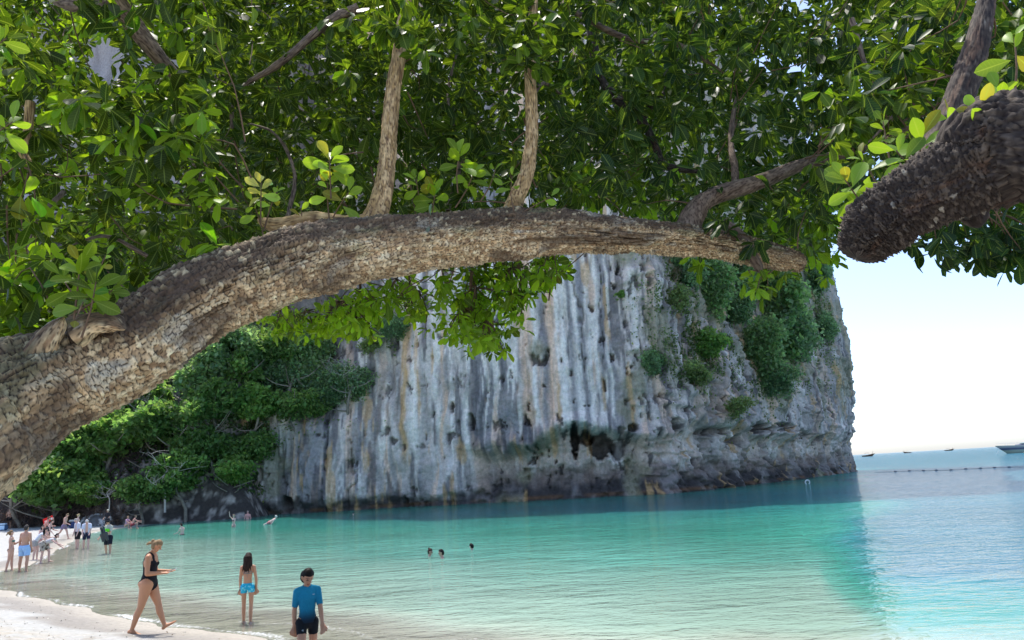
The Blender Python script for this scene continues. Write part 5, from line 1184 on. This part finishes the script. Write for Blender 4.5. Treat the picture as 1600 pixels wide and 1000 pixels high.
p = foot_at(52, 875); make_person('woman with long black hair and a white top bending over at the left shore', (p[0], p[1], -.04), 1.64, face=-70, skin=SKP, fem=True, lean=42, hips=(18, 8), knees=(20, 14), sh=(50, 40), shab=(5, 5), elb=(40, 40), head=(10, 0),
    clothes=[shirt((.62, .66, .72), .2, .02, .008, 'white_top'), shorts((.38, .36, .35), .5, .02)], hair='long', hair_col=(.010, .009, .010), vox=.018)
def leopard(c): n_ = vn(c['V'][:, 0] * 22, c['V'][:, 1] * 22, c['V'][:, 2] * 22, seed=95); return mix(np.broadcast_to(np.array([.42, .38, .33]), c['V'].shape), np.array([.10, .08, .07]), sstep(.1, .35, n_))
p = foot_at(66, 879); make_person('woman in a patterned grey brown skirt bending far forward towards the water', (p[0], p[1], -.05), 1.66, face=-85, skin=SKP, fem=True, lean=72, hips=(30, 5), knees=(28, 12), sh=(30, 55), shab=(5, 10), elb=(25, 15), head=(-10, 0),
    clothes=[('skirt', leopard, .035, lambda c: (isin(c, 'torso') & (c['h'] < .08)) | (isin(c, *LEG) & (c['leg'] < .75))), shirt((.50, .50, .52), .1, .08, .008, 'light_top')], hair='bun', hair_col=(.02, .014, .012), vox=.018)
p = foot_at(61, 862); make_person('woman in a purple swimsuit crouching behind the patterned skirt', (p[0], p[1], -.03), 1.5, face=-120, skin=SKP, fem=True, lean=20, hips=(45, 20), knees=(55, 35), sh=(60, 40), shab=(5, 5), elb=(40, 50), head=(5, 0),
    clothes=[('swimsuit', (.14, .035, .28), .006, lambda c: isin(c, 'torso') & (c['h'] < .22))], hair='long', hair_col=(.03, .018, .014), vox=.021)
p = ground_at(73, 858); make_person('woman in a dark swimsuit standing at the right edge of the left shore group', tuple(p), 1.66, face=-75, skin=SKP, fem=True, lean=14, hips=(8, -10), knees=(4, 8), sh=(20, 10), shab=(5, 8), elb=(50, 30), head=(15, 0),
    clothes=[('swimsuit', (.04, .05, .06), .006, lambda c: isin(c, 'torso') & (c['h'] < .21))], hair='bun', hair_col=(.10, .06, .035), vox=.021)
p = ground_at(66, 850); make_person('pink skinned bather leaning forward behind the woman in the dark swimsuit', tuple(p), 1.72, face=-60, skin=SKR, lean=22, hips=(10, -4), knees=(6, 6), sh=(30, 20), shab=(8, 8), elb=(50, 40), head=(10, 0), clothes=[shorts((.25, .08, .10), .5)], hair='short', hair_col=(.12, .08, .05), vox=.021)
p = ground_at(99, 843); make_person('shirtless man in grey violet trunks striding along the far sand', tuple(p), 1.80, face=-85, skin=(.58, .34, .27), lean=8, hips=(20, -24), knees=(6, 26), sh=(-12, 22), shab=(6, 6), elb=(10, 40), head=(24, 0), clothes=[shorts((.22, .17, .26), .55)], hair='short', hair_col=(.20, .14, .08), vox=.018)
p = foot_at(120, 857); make_person('darker haired man in an open white shirt and black shorts wading', (p[0], p[1], -.12), 1.80, face=150, skin=SKP, lean=4, hips=(3, -2), knees=(2, 3), sh=(8, 4), shab=(8, 8), elb=(12, 12), head=(30, 0),
    clothes=[shirt((.62, .64, .72), .85, -.05, .020, opened=True), shorts(BLACK, .72, .020)], hair='short', hair_col=(.40, .36, .33), vox=.018)
p = foot_at(134, 857); make_person('white haired man in a loose white shirt and navy shorts wading', (p[0], p[1], -.12), 1.76, face=205, skin=SKP, lean=14, hips=(12, -6), knees=(4, 4), sh=(25, 20), shab=(6, 6), elb=(12, 12), elab=(-8, -8), head=(34, 0),
    clothes=[shirt((.60, .64, .76), .85, -.05, .022, opened=True), shorts(NAVY, .72, .020)], hair='short', hair_col=(.62, .60, .58), vox=.018)
p = ground_at(120, 841); make_person('fair haired bather facing away behind the two men in white shirts', tuple(p), 1.66, face=-50, skin=SKP, fem=True, hips=(4, -4), knees=(2, 4), sh=(4, 4), shab=(8, 8), elb=(20, 20), head=(5, 0), clothes=[shorts((.30, .20, .26), .4)], hair='bun', hair_col=(.42, .33, .18), vox=.021)
# man with the lime bag and flippers
def packer(c):
    k = c['k']; b_ = c['chest'] + c['fwd'] * .085 * k - c['up'] * .03 * k
    c['part']('lime_bag', [cone_mesh(b_ + np.array([-.055, 0, 0]) * k, b_ + np.array([.06, .02, .01]) * k, .045 * k, .035 * k), cone_mesh(b_, b_ + np.array([.10, .05, -.02]) * k, .03 * k, .02 * k)], (.16, .80, .04), vx=.02)
    c['part']('orange_strap', [cone_mesh(b_ + np.array([-.06, -.01, -.06]) * k, b_ + np.array([.07, .0, -.055]) * k, .018 * k, .018 * k)], (.75, .25, .12), vx=.014)
    h = c['hp']; c['part']('hat', [cone_mesh(h(0, 0, .028), h(0, 0, .034), .085 * k, .08 * k), cone_mesh(h(0, 0, .03), h(0, -.004, .062), .054 * k, .045 * k)][1:] + [cone_mesh(h(-.05, 0, .03), h(.05, 0, .03), .016 * k, .016 * k, (0, 1, 0), 4.2)], (.015, .015, .02), vx=.012)
p = foot_at(168, 865); pk, JP, offP = make_person('man in a black hat carrying a lime green bag while wading in dark shorts', (p[0], p[1], -.15), 1.82, face=165, skin=SK, lean=2, hips=(10, -10), knees=(5, 5), abd=(14, 14), sh=(20, 10), shab=(8, 24), elb=(70, 30), head=(10, 0),
    clothes=[shirt((.52, .50, .42), .8, -.02, .016), shorts((.015, .018, .03), .8, .028)], hair='short', hair_col=(.03, .02, .02), vox=.016, extra=packer)
hp_ = held(pk, JP, offP, 'hand0')
fo = empty('swim_fins', hp_); Vf_, Ff_ = [], []
for s in (-1, 1):
    V_, N__, F_ = union([cone_mesh((s * .05, 0, .05), (s * .06, 0, .30), .055, .05), cone_mesh((s * .06, 0, .0), (s * .10, 0, -.36), .04, .02, (1, 0, 0), 3.4)], .018, 1)
    link('fin', mesh_np('fin', V_, F_, M_plastic, col=np.broadcast_to(np.array([.02, .035, .04]), V_.shape)), fo)
fo.rotation_euler = (0, R(-18), 0); tag(fo, 'pair of black swim fins held at the side of the man with the lime bag', 'fins')
p = ground_at(167, 829); make_person('person in dark clothes and a pale cap standing in front of the boulder', tuple(p), 1.72, face=180, skin=SK, sh=(20, 15), elb=(30, 40), clothes=[shirt((.03, .025, .03), .9, -.03, .014), shorts((.02, .02, .025), .8, .02)], hair='short', hair_col=(.70, .68, .55), vox=.023)
p = ground_at(197, 827); make_person('bather in a pink top sitting at the water edge with knees drawn up', (p[0], p[1], p[2]), 1.66, face=-110, skin=SKR, fem=True, sit=True, lean=14, hips=(115, 110), knees=(120, 112), sh=(50, 50), elb=(30, 30), clothes=[shirt((.60, .34, .46), .4, .0, .012)], hair='bun', hair_col=(.30, .2, .12), vox=.023)
p = ground_at(206, 827); make_person('sunburnt bather sitting right of the one in the pink top', (p[0], p[1], p[2]), 1.7, face=-60, skin=SKR, sit=True, lean=22, hips=(105, 112), knees=(112, 118), sh=(60, 50), elb=(20, 20), clothes=[shorts((.30, .05, .06), .5)], hair='short', hair_col=(.15, .10, .07), vox=.023)
p = ground_at(13, 826); make_person('shirtless man in black shorts standing at the back of the beach', tuple(p), 1.80, face=185, skin=SK, hips=(2, -2), abd=(6, 6), sh=(-20, -20), shab=(30, 30), elb=(70, 70), elab=(-30, -30), clothes=[shorts(BLACK, .8, .02)], hair='short', hair_col=(.04, .03, .02), heavy=1.15, vox=.021)
# in deeper water
def wade(px, py, above, Hh, **kw):
    """px,py: where the body meets the water; above: how much of the body stands out of it"""
    p = foot_at(px, py); lab = kw.pop('lab'); return make_person(lab, (p[0], p[1], -(Hh - above)), Hh, **kw)
wade(285, 836, .80, 1.76, lab='dark haired bather in black trunks standing thigh deep facing left', face=70, skin=SKP, lean=6, sh=(30, 20), shab=(5, 5), elb=(45, 50), head=(15, 0), clothes=[shorts(BLACK, .5, .014)], hair='short', hair_col=(.02, .015, .012), vox=.021)
wade(365, 824, .95, 1.68, lab='woman in a dark bikini standing in the water with one arm raised', face=150, skin=SKP, fem=True, sh=(15, 150), shab=(10, 30), elb=(30, 20), clothes=[bratop(BLACK), brief(BLACK)], hair='bun', hair_col=(.3, .22, .15), vox=.021)
wade(387, 811, .78, 1.84, lab='broad sunburnt man standing waist deep beside the woman with a raised arm', face=185, skin=(.66, .33, .28), heavy=1.2, sh=(0, 0), shab=(16, 16), elb=(15, 15), clothes=[shorts((.30, .03, .03), .5, .016)], hair='short', hair_col=(.35, .30, .26), vox=.021)
p = foot_at(421, 819); make_person('pale hatted swimmer floating on the back near the cliff foot', (p[0], p[1], -.30), 1.7, face=100, skin=(.68, .50, .44), lean=-62, sit=True, hips=(70, 70), knees=(10, 10), sh=(30, 40), shab=(20, 20), elb=(10, 10), head=(20, 0), clothes=[shorts((.5, .2, .2), .4)], hair='short', hair_col=(.62, .58, .52), vox=.023)
def shades(c):
    h, k = c['hp'], c['k']; c['part']('sunglasses', [cone_mesh(h(-.026, .044, .0), h(-.010, .047, -.001), .008 * k, .008 * k), cone_mesh(h(.026, .044, .0), h(.010, .047, -.001), .008 * k, .008 * k), cone_mesh(h(-.04, .0, .002), h(-.03, .04, .002), .003 * k, .003 * k), cone_mesh(h(.04, .0, .002), h(.03, .04, .002), .003 * k, .003 * k)], BLACK, M_plastic, .006)
wade(671, 869, .30, 1.68, lab='swimmer with a dark top knot and sunglasses, leftmost of the pair in the bay', face=-105, skin=(.60, .30, .24), fem=True, head=(8, 0), sh=(60, 60), elb=(20, 20), clothes=[bratop(BLACK)], hair='topbun', hair_col=(.04, .02, .015), vox=.014, extra=shades)
wade(691, 872, .34, 1.80, lab='swimmer with short black hair and sunglasses, right of the pair in the bay', face=105, skin=(.62, .34, .26), head=(5, 0), sh=(50, 50), shab=(30, 30), elb=(20, 20), clothes=[shorts(BLACK)], hair='short', hair_col=(.012, .010, .010), vox=.014, extra=shades)
def ring(c):
    k = c['k']; a = np.linspace(0, 2 * np.pi, 25); cen = c['nb'] + np.array([0, 0, -.03 * k]); V_, F_ = tube(np.column_stack([cen[0] + .17 * np.cos(a), cen[1] + .13 * np.sin(a), cen[2] + 0 * a]), .035, 8)
    colr = np.where((np.repeat(np.arange(25), 8) % 12 < 7)[:, None], np.array([[.18, .55, .10]]), np.array([[.02, .42, .22]])); link('float_collar', mesh_np('float_collar', V_ + c['off'], F_, M_plastic, col=colr), c['root'])
wade(738, 859, .26, 1.5, lab='child with black hair floating in a green collar, alone right of the pair', face=60, skin=(.66, .42, .36), head=(10, 0), clothes=[shorts(BLACK)], hair='short', hair_col=(.010, .008, .008), vox=.014, hs=1.1, extra=ring)
wade(552, 805, .24, 1.7, lab='tiny dark head of a swimmer close to the cliff foot', face=180, skin=SKP, clothes=[shorts(BLACK)], hair='short', hair_col=(.01, .01, .01), vox=.022)
print('people', time.time() - T0)

# ------------------------------------------------------------------ small things on the beach
def rock(name, c, dims, seed, lab, cat='boulder', col0=(.14, .14, .14), col1=(.62, .60, .57)):
    bm = bmesh.new(); bmesh.ops.create_icosphere(bm, subdivisions=5, radius=1); V = np.array([v.co[:] for v in bm.verts]); Fc = np.array([[v.index for v in f.verts] for f in bm.faces]); bm.free()
    d = 1 + .22 * fbm(V[:, 0] * 1.4, V[:, 1] * 1.4, V[:, 2] * 1.4 + seed, oct=4, seed=seed); V = V * d[:, None] * np.array(dims)
    t = sstep(-.1, .3, fbm(V[:, 0] * 3, V[:, 1] * 3, V[:, 2] * 3, oct=4, seed=seed + 1) + .3 * V[:, 2] / dims[2] - .1)
    o = link(name, mesh_np(name, V, Fc, M_rock, col=mix(np.broadcast_to(np.array(col0), V.shape), np.array(col1), t)), None, c); tag(o, lab, cat); return o
p = ground_at(145, 822); rock('boulder', (p[0], p[1] + .6, p[2] + .05), (1.5, .9, .95), 3, 'grey and white speckled boulder at the back of the sand')
p = ground_at(215, 819); rock('boulder', (p[0], p[1] + .4, p[2] - .03), (.9, .5, .22), 5, 'low dark rock beside the sitting bathers', col1=(.14, .13, .13))
p = ground_at(305, 815); rock('boulder', (p[0], p[1] + 1.2, p[2]), (1.6, .9, .9), 6, 'dark boulder at the corner where sand meets the cliff', col1=(.15, .14, .13))
p = ground_at(5, 829); ob = empty('cool_bag', tuple(p)); link('bag_body', boxmesh('bag_body', (.62, .42, .5), M_cloth, (.07, .13, .24)), ob, (0, 0, .25)); link('lid', boxmesh('lid', (.50, .34, .12), M_plastic, (.50, .66, .80)), ob, (0, -.06, .54)); link('front_panel', boxmesh('front_panel', (.46, .03, .34), M_cloth, (.50, .68, .85)), ob, (0, -.222, .25))
V_, F_ = tube([(-.22, 0, .58), (-.16, 0, .72), (.16, 0, .72), (.22, 0, .58)], .015, 6); link('handle', mesh_np('handle', V_, F_, M_plastic, col=np.full(V_.shape, .03)), ob)
tag(ob, 'pale blue and navy cool bag beside the man in black shorts', 'cool bag')
p = ground_at(110, 826); ob = empty('rucksack', tuple(p + np.array([0, .3, 0])))
for nm, pr_, cl in (('pack', [cone_mesh((-.08, 0, .2), (.06, 0, .42), .22, .16, (1, 0, 0), 1.2)], (.03, .05, .13)), ('rolled_towel', [cone_mesh((-.25, 0, .62), (.22, .02, .60), .10, .10)], (.22, .25, .28)), ('strap', [cone_mesh((-.1, -.2, .15), (-.06, -.2, .5), .03, .03)], (.02, .02, .03))):
    V_, _, F_ = union(pr_, .03, 1); link(nm, mesh_np(nm, V_, F_, M_cloth, col=np.broadcast_to(np.array(cl), V_.shape)), ob)
tag(ob, 'dark blue rucksack with a grey rolled towel lying left of the boulder', 'rucksack')
# the red and white towel hung on the bank
p = at(74, 811, 60); nx = 14; a, b = np.meshgrid(np.linspace(0, 1, nx), np.linspace(0, 1, nx)); Xc = (a - .5) * .75 + b * .12; Zc = .28 * a - b * .45 * (1 - .3 * a); Yc = .10 * np.sin(a * 9) * b
Vt = np.stack([Xc, Yc, Zc], -1).reshape(-1, 3); tc = mix(np.broadcast_to(np.array([.62, .02, .02]), Vt.shape), np.array([.7, .66, .62]), ((np.floor(a * 7) % 2 == 1) & (b > .45)).ravel().astype(float))
o = link('towel', mesh_np('towel', np.vstack([Vt, Vt + [0, .02, 0]]), np.vstack([gridf(nx, nx), gridf(nx, nx)[:, ::-1] + nx * nx]), M_cloth, col=np.vstack([tc, tc])), None, tuple(p)); tag(o, 'red and white towel spread on the dark brush above the left shore group', 'towel')

# ------------------------------------------------------------------ boats, buoys, rope
def hull(L, B, Hh, bow=1.0, n=24, sheer=.35, name='hull', col=(.62, .62, .52), stripe=None, parent=None, m_=None, flare=.25):
    u = np.linspace(0, 1, n); rows = []
    for t in u:
        wdt = B / 2 * (1 - max(0, (t - .55) / .45) ** 2.2) ** .7 if t < 1 else .01
        top = Hh * (1 + sheer * t ** 2.5); x = L * (t - .5)
        rk = lambda z: x + bow * max(0, (t - .6) / .4) ** 2 * z / Hh
        prof = [(0, -.25 * Hh), (.55, -.18 * Hh), (.82, .12 * Hh), (.9, .35 * Hh), (.95, .62 * Hh), (1, top)]
        rows.append([(rk(z), s * wdt * q, z) for s in (-1,) for q, z in prof[::-1]] + [(rk(z), wdt * q, z) for q, z in prof[1:]] + [(rk(top), 0, top + .02)])
    V = np.array(rows); nr, nc = V.shape[:2]; V = V.reshape(-1, 3); Fq = gridf(nr, nc, True)
    z = V[:, 2] / Hh; c_ = np.broadcast_to(np.array(col), V.shape).copy()
    if stripe is not None: c_[(z > .55) & (z < .9)] = stripe
    end = np.arange(nc)[::-1]
    me = mesh_np(name, V, [Fq], m_ or M_plastic, col=c_); o = link(name, me, parent); return o
c = G(1578, 708.5); ang = 6
boat = empty('motor_yacht', (c[0] + 6.6, c[1] + 1.0, 0), R(180 + ang))
hull(15, 4.4, 2.5, bow=3.6, sheer=.16, name='hull', col=(.52, .55, .42), parent=boat, stripe=(.03, .04, .14))
def pbox(nm, dims, loc, col, par, m_=None, rot=(0, 0, 0)):
    o = link(nm, boxmesh(nm, dims, m_ or M_plastic, col, .25), par, loc); o.rotation_euler = rot; return o
V_, _, F_ = union([cone_mesh((-6.5, 0, 2.75), (3.4, 0, 2.65), .62, .30, (0, 1, 0), 2.6)], .12, 1); link('window_band', mesh_np('window_band', V_, F_, M_plastic, col=np.broadcast_to(np.array([.03, .04, .12]), V_.shape)), boat)
V_, _, F_ = union([cone_mesh((-6.5, 0, 3.35), (1.6, 0, 3.3), .42, .22, (0, 1, 0), 3.2)], .12, 1); link('cabin_roof', mesh_np('cabin_roof', V_, F_, M_plastic, col=np.broadcast_to(np.array([.25, .38, .36]), V_.shape)), boat)
rl = [(-6, 2.0, 3.3), (2, 1.9, 3.4), (6, 1.5, 3.6), (10.6, .1, 3.75)]
for s in (-1, 1):
    V_, F_ = tube(densify([(x, y * s, z) for x, y, z in rl], 20), .035, 5); link('rail', mesh_np('rail', V_, F_, M_plastic, col=np.full(V_.shape, .75)), boat)
    for x, y in ((2, 1.8), (4, 1.6), (6, 1.3), (7.8, .75)):
        V_, F_ = tube([(x, y * s, 2.5), (x, y * s, 3.5)], .03, 5); link('rail_post', mesh_np('rail_post', V_, F_, M_plastic, col=np.full(V_.shape, .75)), boat)
V_, F_ = tube([(9.8, 0, 2.4), (10.8, .1, 1.1), (11.6, .1, -.1)], .03, 5); link('anchor_line', mesh_np('anchor_line', V_, F_, M_plastic, col=np.full(V_.shape, .5)), boat)
tag(boat, 'cream and navy motor yacht with a bow rail anchored off the cliff', 'yacht')
def longtail(px, Y, sc, rot, lab):
    hz = at(px, 700, 100); d = ray(px, 704); x = d[0] / d[1] * Y
    e = empty('longtail_boat', (x, Y, 0), R(rot), sc); e.scale = (sc, sc, sc * 1.5)
    hull(11, 2.0, .8, bow=1.6, sheer=1.3, name='hull', col=(.13, .07, .04), parent=e, m_=M_cloth)
    V_, _, F_ = union([cone_mesh((-2.5, 0, 2.3), (1.8, 0, 2.4), .10, .10, (0, 1, 0), 9)], .08, 1); link('awning', mesh_np('awning', V_, F_, M_cloth, col=np.broadcast_to(np.array([.25, .22, .2]), V_.shape)), e)
    for x_ in (-2.3, 1.6):
        for s in (-1, 1): V_, F_ = tube([(x_, s * .8, .6), (x_, s * .75, 2.3)], .05, 5); link('awning_post', mesh_np('awning_post', V_, F_, M_cloth, col=np.full(V_.shape, .12)), e)
    V_, F_ = tube(densify([(5.6, 0, 1.6), (6.6, 0, 2.4), (7.0, 0, 3.4)], 8), np.linspace(.16, .08, 8), 6); link('prow', mesh_np('prow', V_, F_, M_cloth, col=np.broadcast_to(np.array([.12, .06, .04]), V_.shape)), e)
    V_, F_ = tube([(-5, 0, .9), (-8, .4, .2)], .05, 5); link('propeller_shaft', mesh_np('propeller_shaft', V_, F_, M_plastic, col=np.full(V_.shape, .15)), e)
    tag(e, lab, 'boat', 'longtail boats on the horizon')
longtail(1354, 760, 1.0, 12, 'longtail boat nearest the cliff edge on the horizon')
longtail(1418, 1300, 1.05, 185, 'tiny longtail boat in the middle of the three on the horizon')
longtail(1482, 1350, 1.15, -8, 'tiny longtail boat closest to the motor yacht on the horizon')
BU = [(1399, 737), (1421, 736), (1443, 735.5), (1463, 735), (1486, 734.5), (1509, 733), (1532, 732), (1554, 731), (1577, 730.3)]
V_, N__, F_ = union([cone_mesh((-.11, 0, .0), (.11, 0, .0), .12, .12)], .035, 1)
bme = mesh_np('float', V_, F_, M_plastic, col=np.broadcast_to(np.array([.035, .04, .06]), V_.shape))
Vr, Fr = tube([(0, -.22, .0), (0, 0, -.12), (0, .22, 0)], .03, 5); sme = mesh_np('shackle', Vr, Fr, M_plastic, col=np.full(Vr.shape, .04)); bp_ = []
onum = ['first float of the swimming line counted from the cliff', 'second float of the swimming line from the cliff', 'third float of the swimming line from the cliff', 'fourth float of the swimming line from the cliff', 'middle float of the dark swimming line on the sea', 'fourth float of the swimming line counted from the yacht side', 'third float of the swimming line from the yacht side', 'second float of the swimming line from the yacht side', 'last float of the swimming line, closest below the yacht']
for (x, y), lab in zip(BU, onum):
    q_ = G(x, y); e = empty('line_float', (q_[0], q_[1], 0)); link('float', bme, e); link('shackle', sme, e); tag(e, lab, 'float', 'dark floats on the swimming line'); bp_.append(q_)
q0, q1 = G(1368, 738), G(1612, 729.5); pts = [q0] + bp_ + [q1]
V_, F_ = tube(densify([(x, y, .02) for x, y, _ in pts], 60), .014, 5); o = link('float_rope', mesh_np('float_rope', V_, F_, M_cloth, col=np.full(V_.shape, .10))); tag(o, 'dark rope carrying the floats across the sea', 'rope')
a = cliff_pt(1309, 727); b = G(1326, 739.5); m_ = (a + b) / 2 - np.array([0, .5, .25]); V_, F_ = tube(densify([a + np.array([0, -.4, 0]), m_ + np.array([0, -.4, 0]), b], 14), .07, 5); o = link('mooring_rope', mesh_np('mooring_rope', V_, F_, M_cloth, col=np.full(V_.shape, .4))); tag(o, 'pale rope slanting from the cliff corner down to the sea', 'rope')
q_ = G(1262, 756); a_ = np.linspace(0, 2 * np.pi, 25); V_, F_ = tube(np.column_stack([(.22 * np.cos(a_)), 0 * a_, .15 + .22 * np.sin(a_)]), .06, 8); e = empty('life_ring', (q_[0], q_[1], 0)); link('ring', mesh_np('ring', V_, F_, M_plastic, col=np.full(V_.shape, .75)), e)
V_, F_ = tube([(-.2, 0, .05), (0, .02, -.1), (.2, 0, .05)], .02, 5); link('cord', mesh_np('cord', V_, F_, M_cloth, col=np.full(V_.shape, .5)), e); tag(e, 'white ring float upright on the dark water below the cliff', 'float')
# coral bits and leaf litter on the near sand
def litter():
    n = 2600; r_ = np.random.default_rng(3); x = r_.uniform(-16, -2, n * 3); y = r_.uniform(8.5, 24, n * 3); s = shore_sd(x, y); ok = (s > .5) & (s < 9) & (r_.uniform(size=n * 3) < .25 + .75 * sstep(2.0, 3.4, s)); x, y = x[ok], y[ok]; n = len(x)
    z = ground_z(x, y); V, Fc, cc = leafquads(n, np.column_stack([x, y, z + .012]), r_.uniform(.012, .05, n), np.where(r_.uniform(size=(n, 1)) < .22, np.array([[.20, .15, .10]]), np.array([[.55, .52, .46]])) * r_.uniform(.6, 1.3, (n, 1)), r_, up=3)
    tag(link('beach_litter', mesh_np('beach_litter', V, Fc, M_soil, col=cc, smooth=False)), 'scattered coral bits and dry leaf scraps on the pale sand', 'litter', kind='stuff')
litter()
if os.environ.get('CNT'):
    open('/workdir/cnt.txt', 'w').write('%d' % sum(sum(max(1, p.loop_total - 2) for p in m.polygons) for m in bpy.data.meshes))
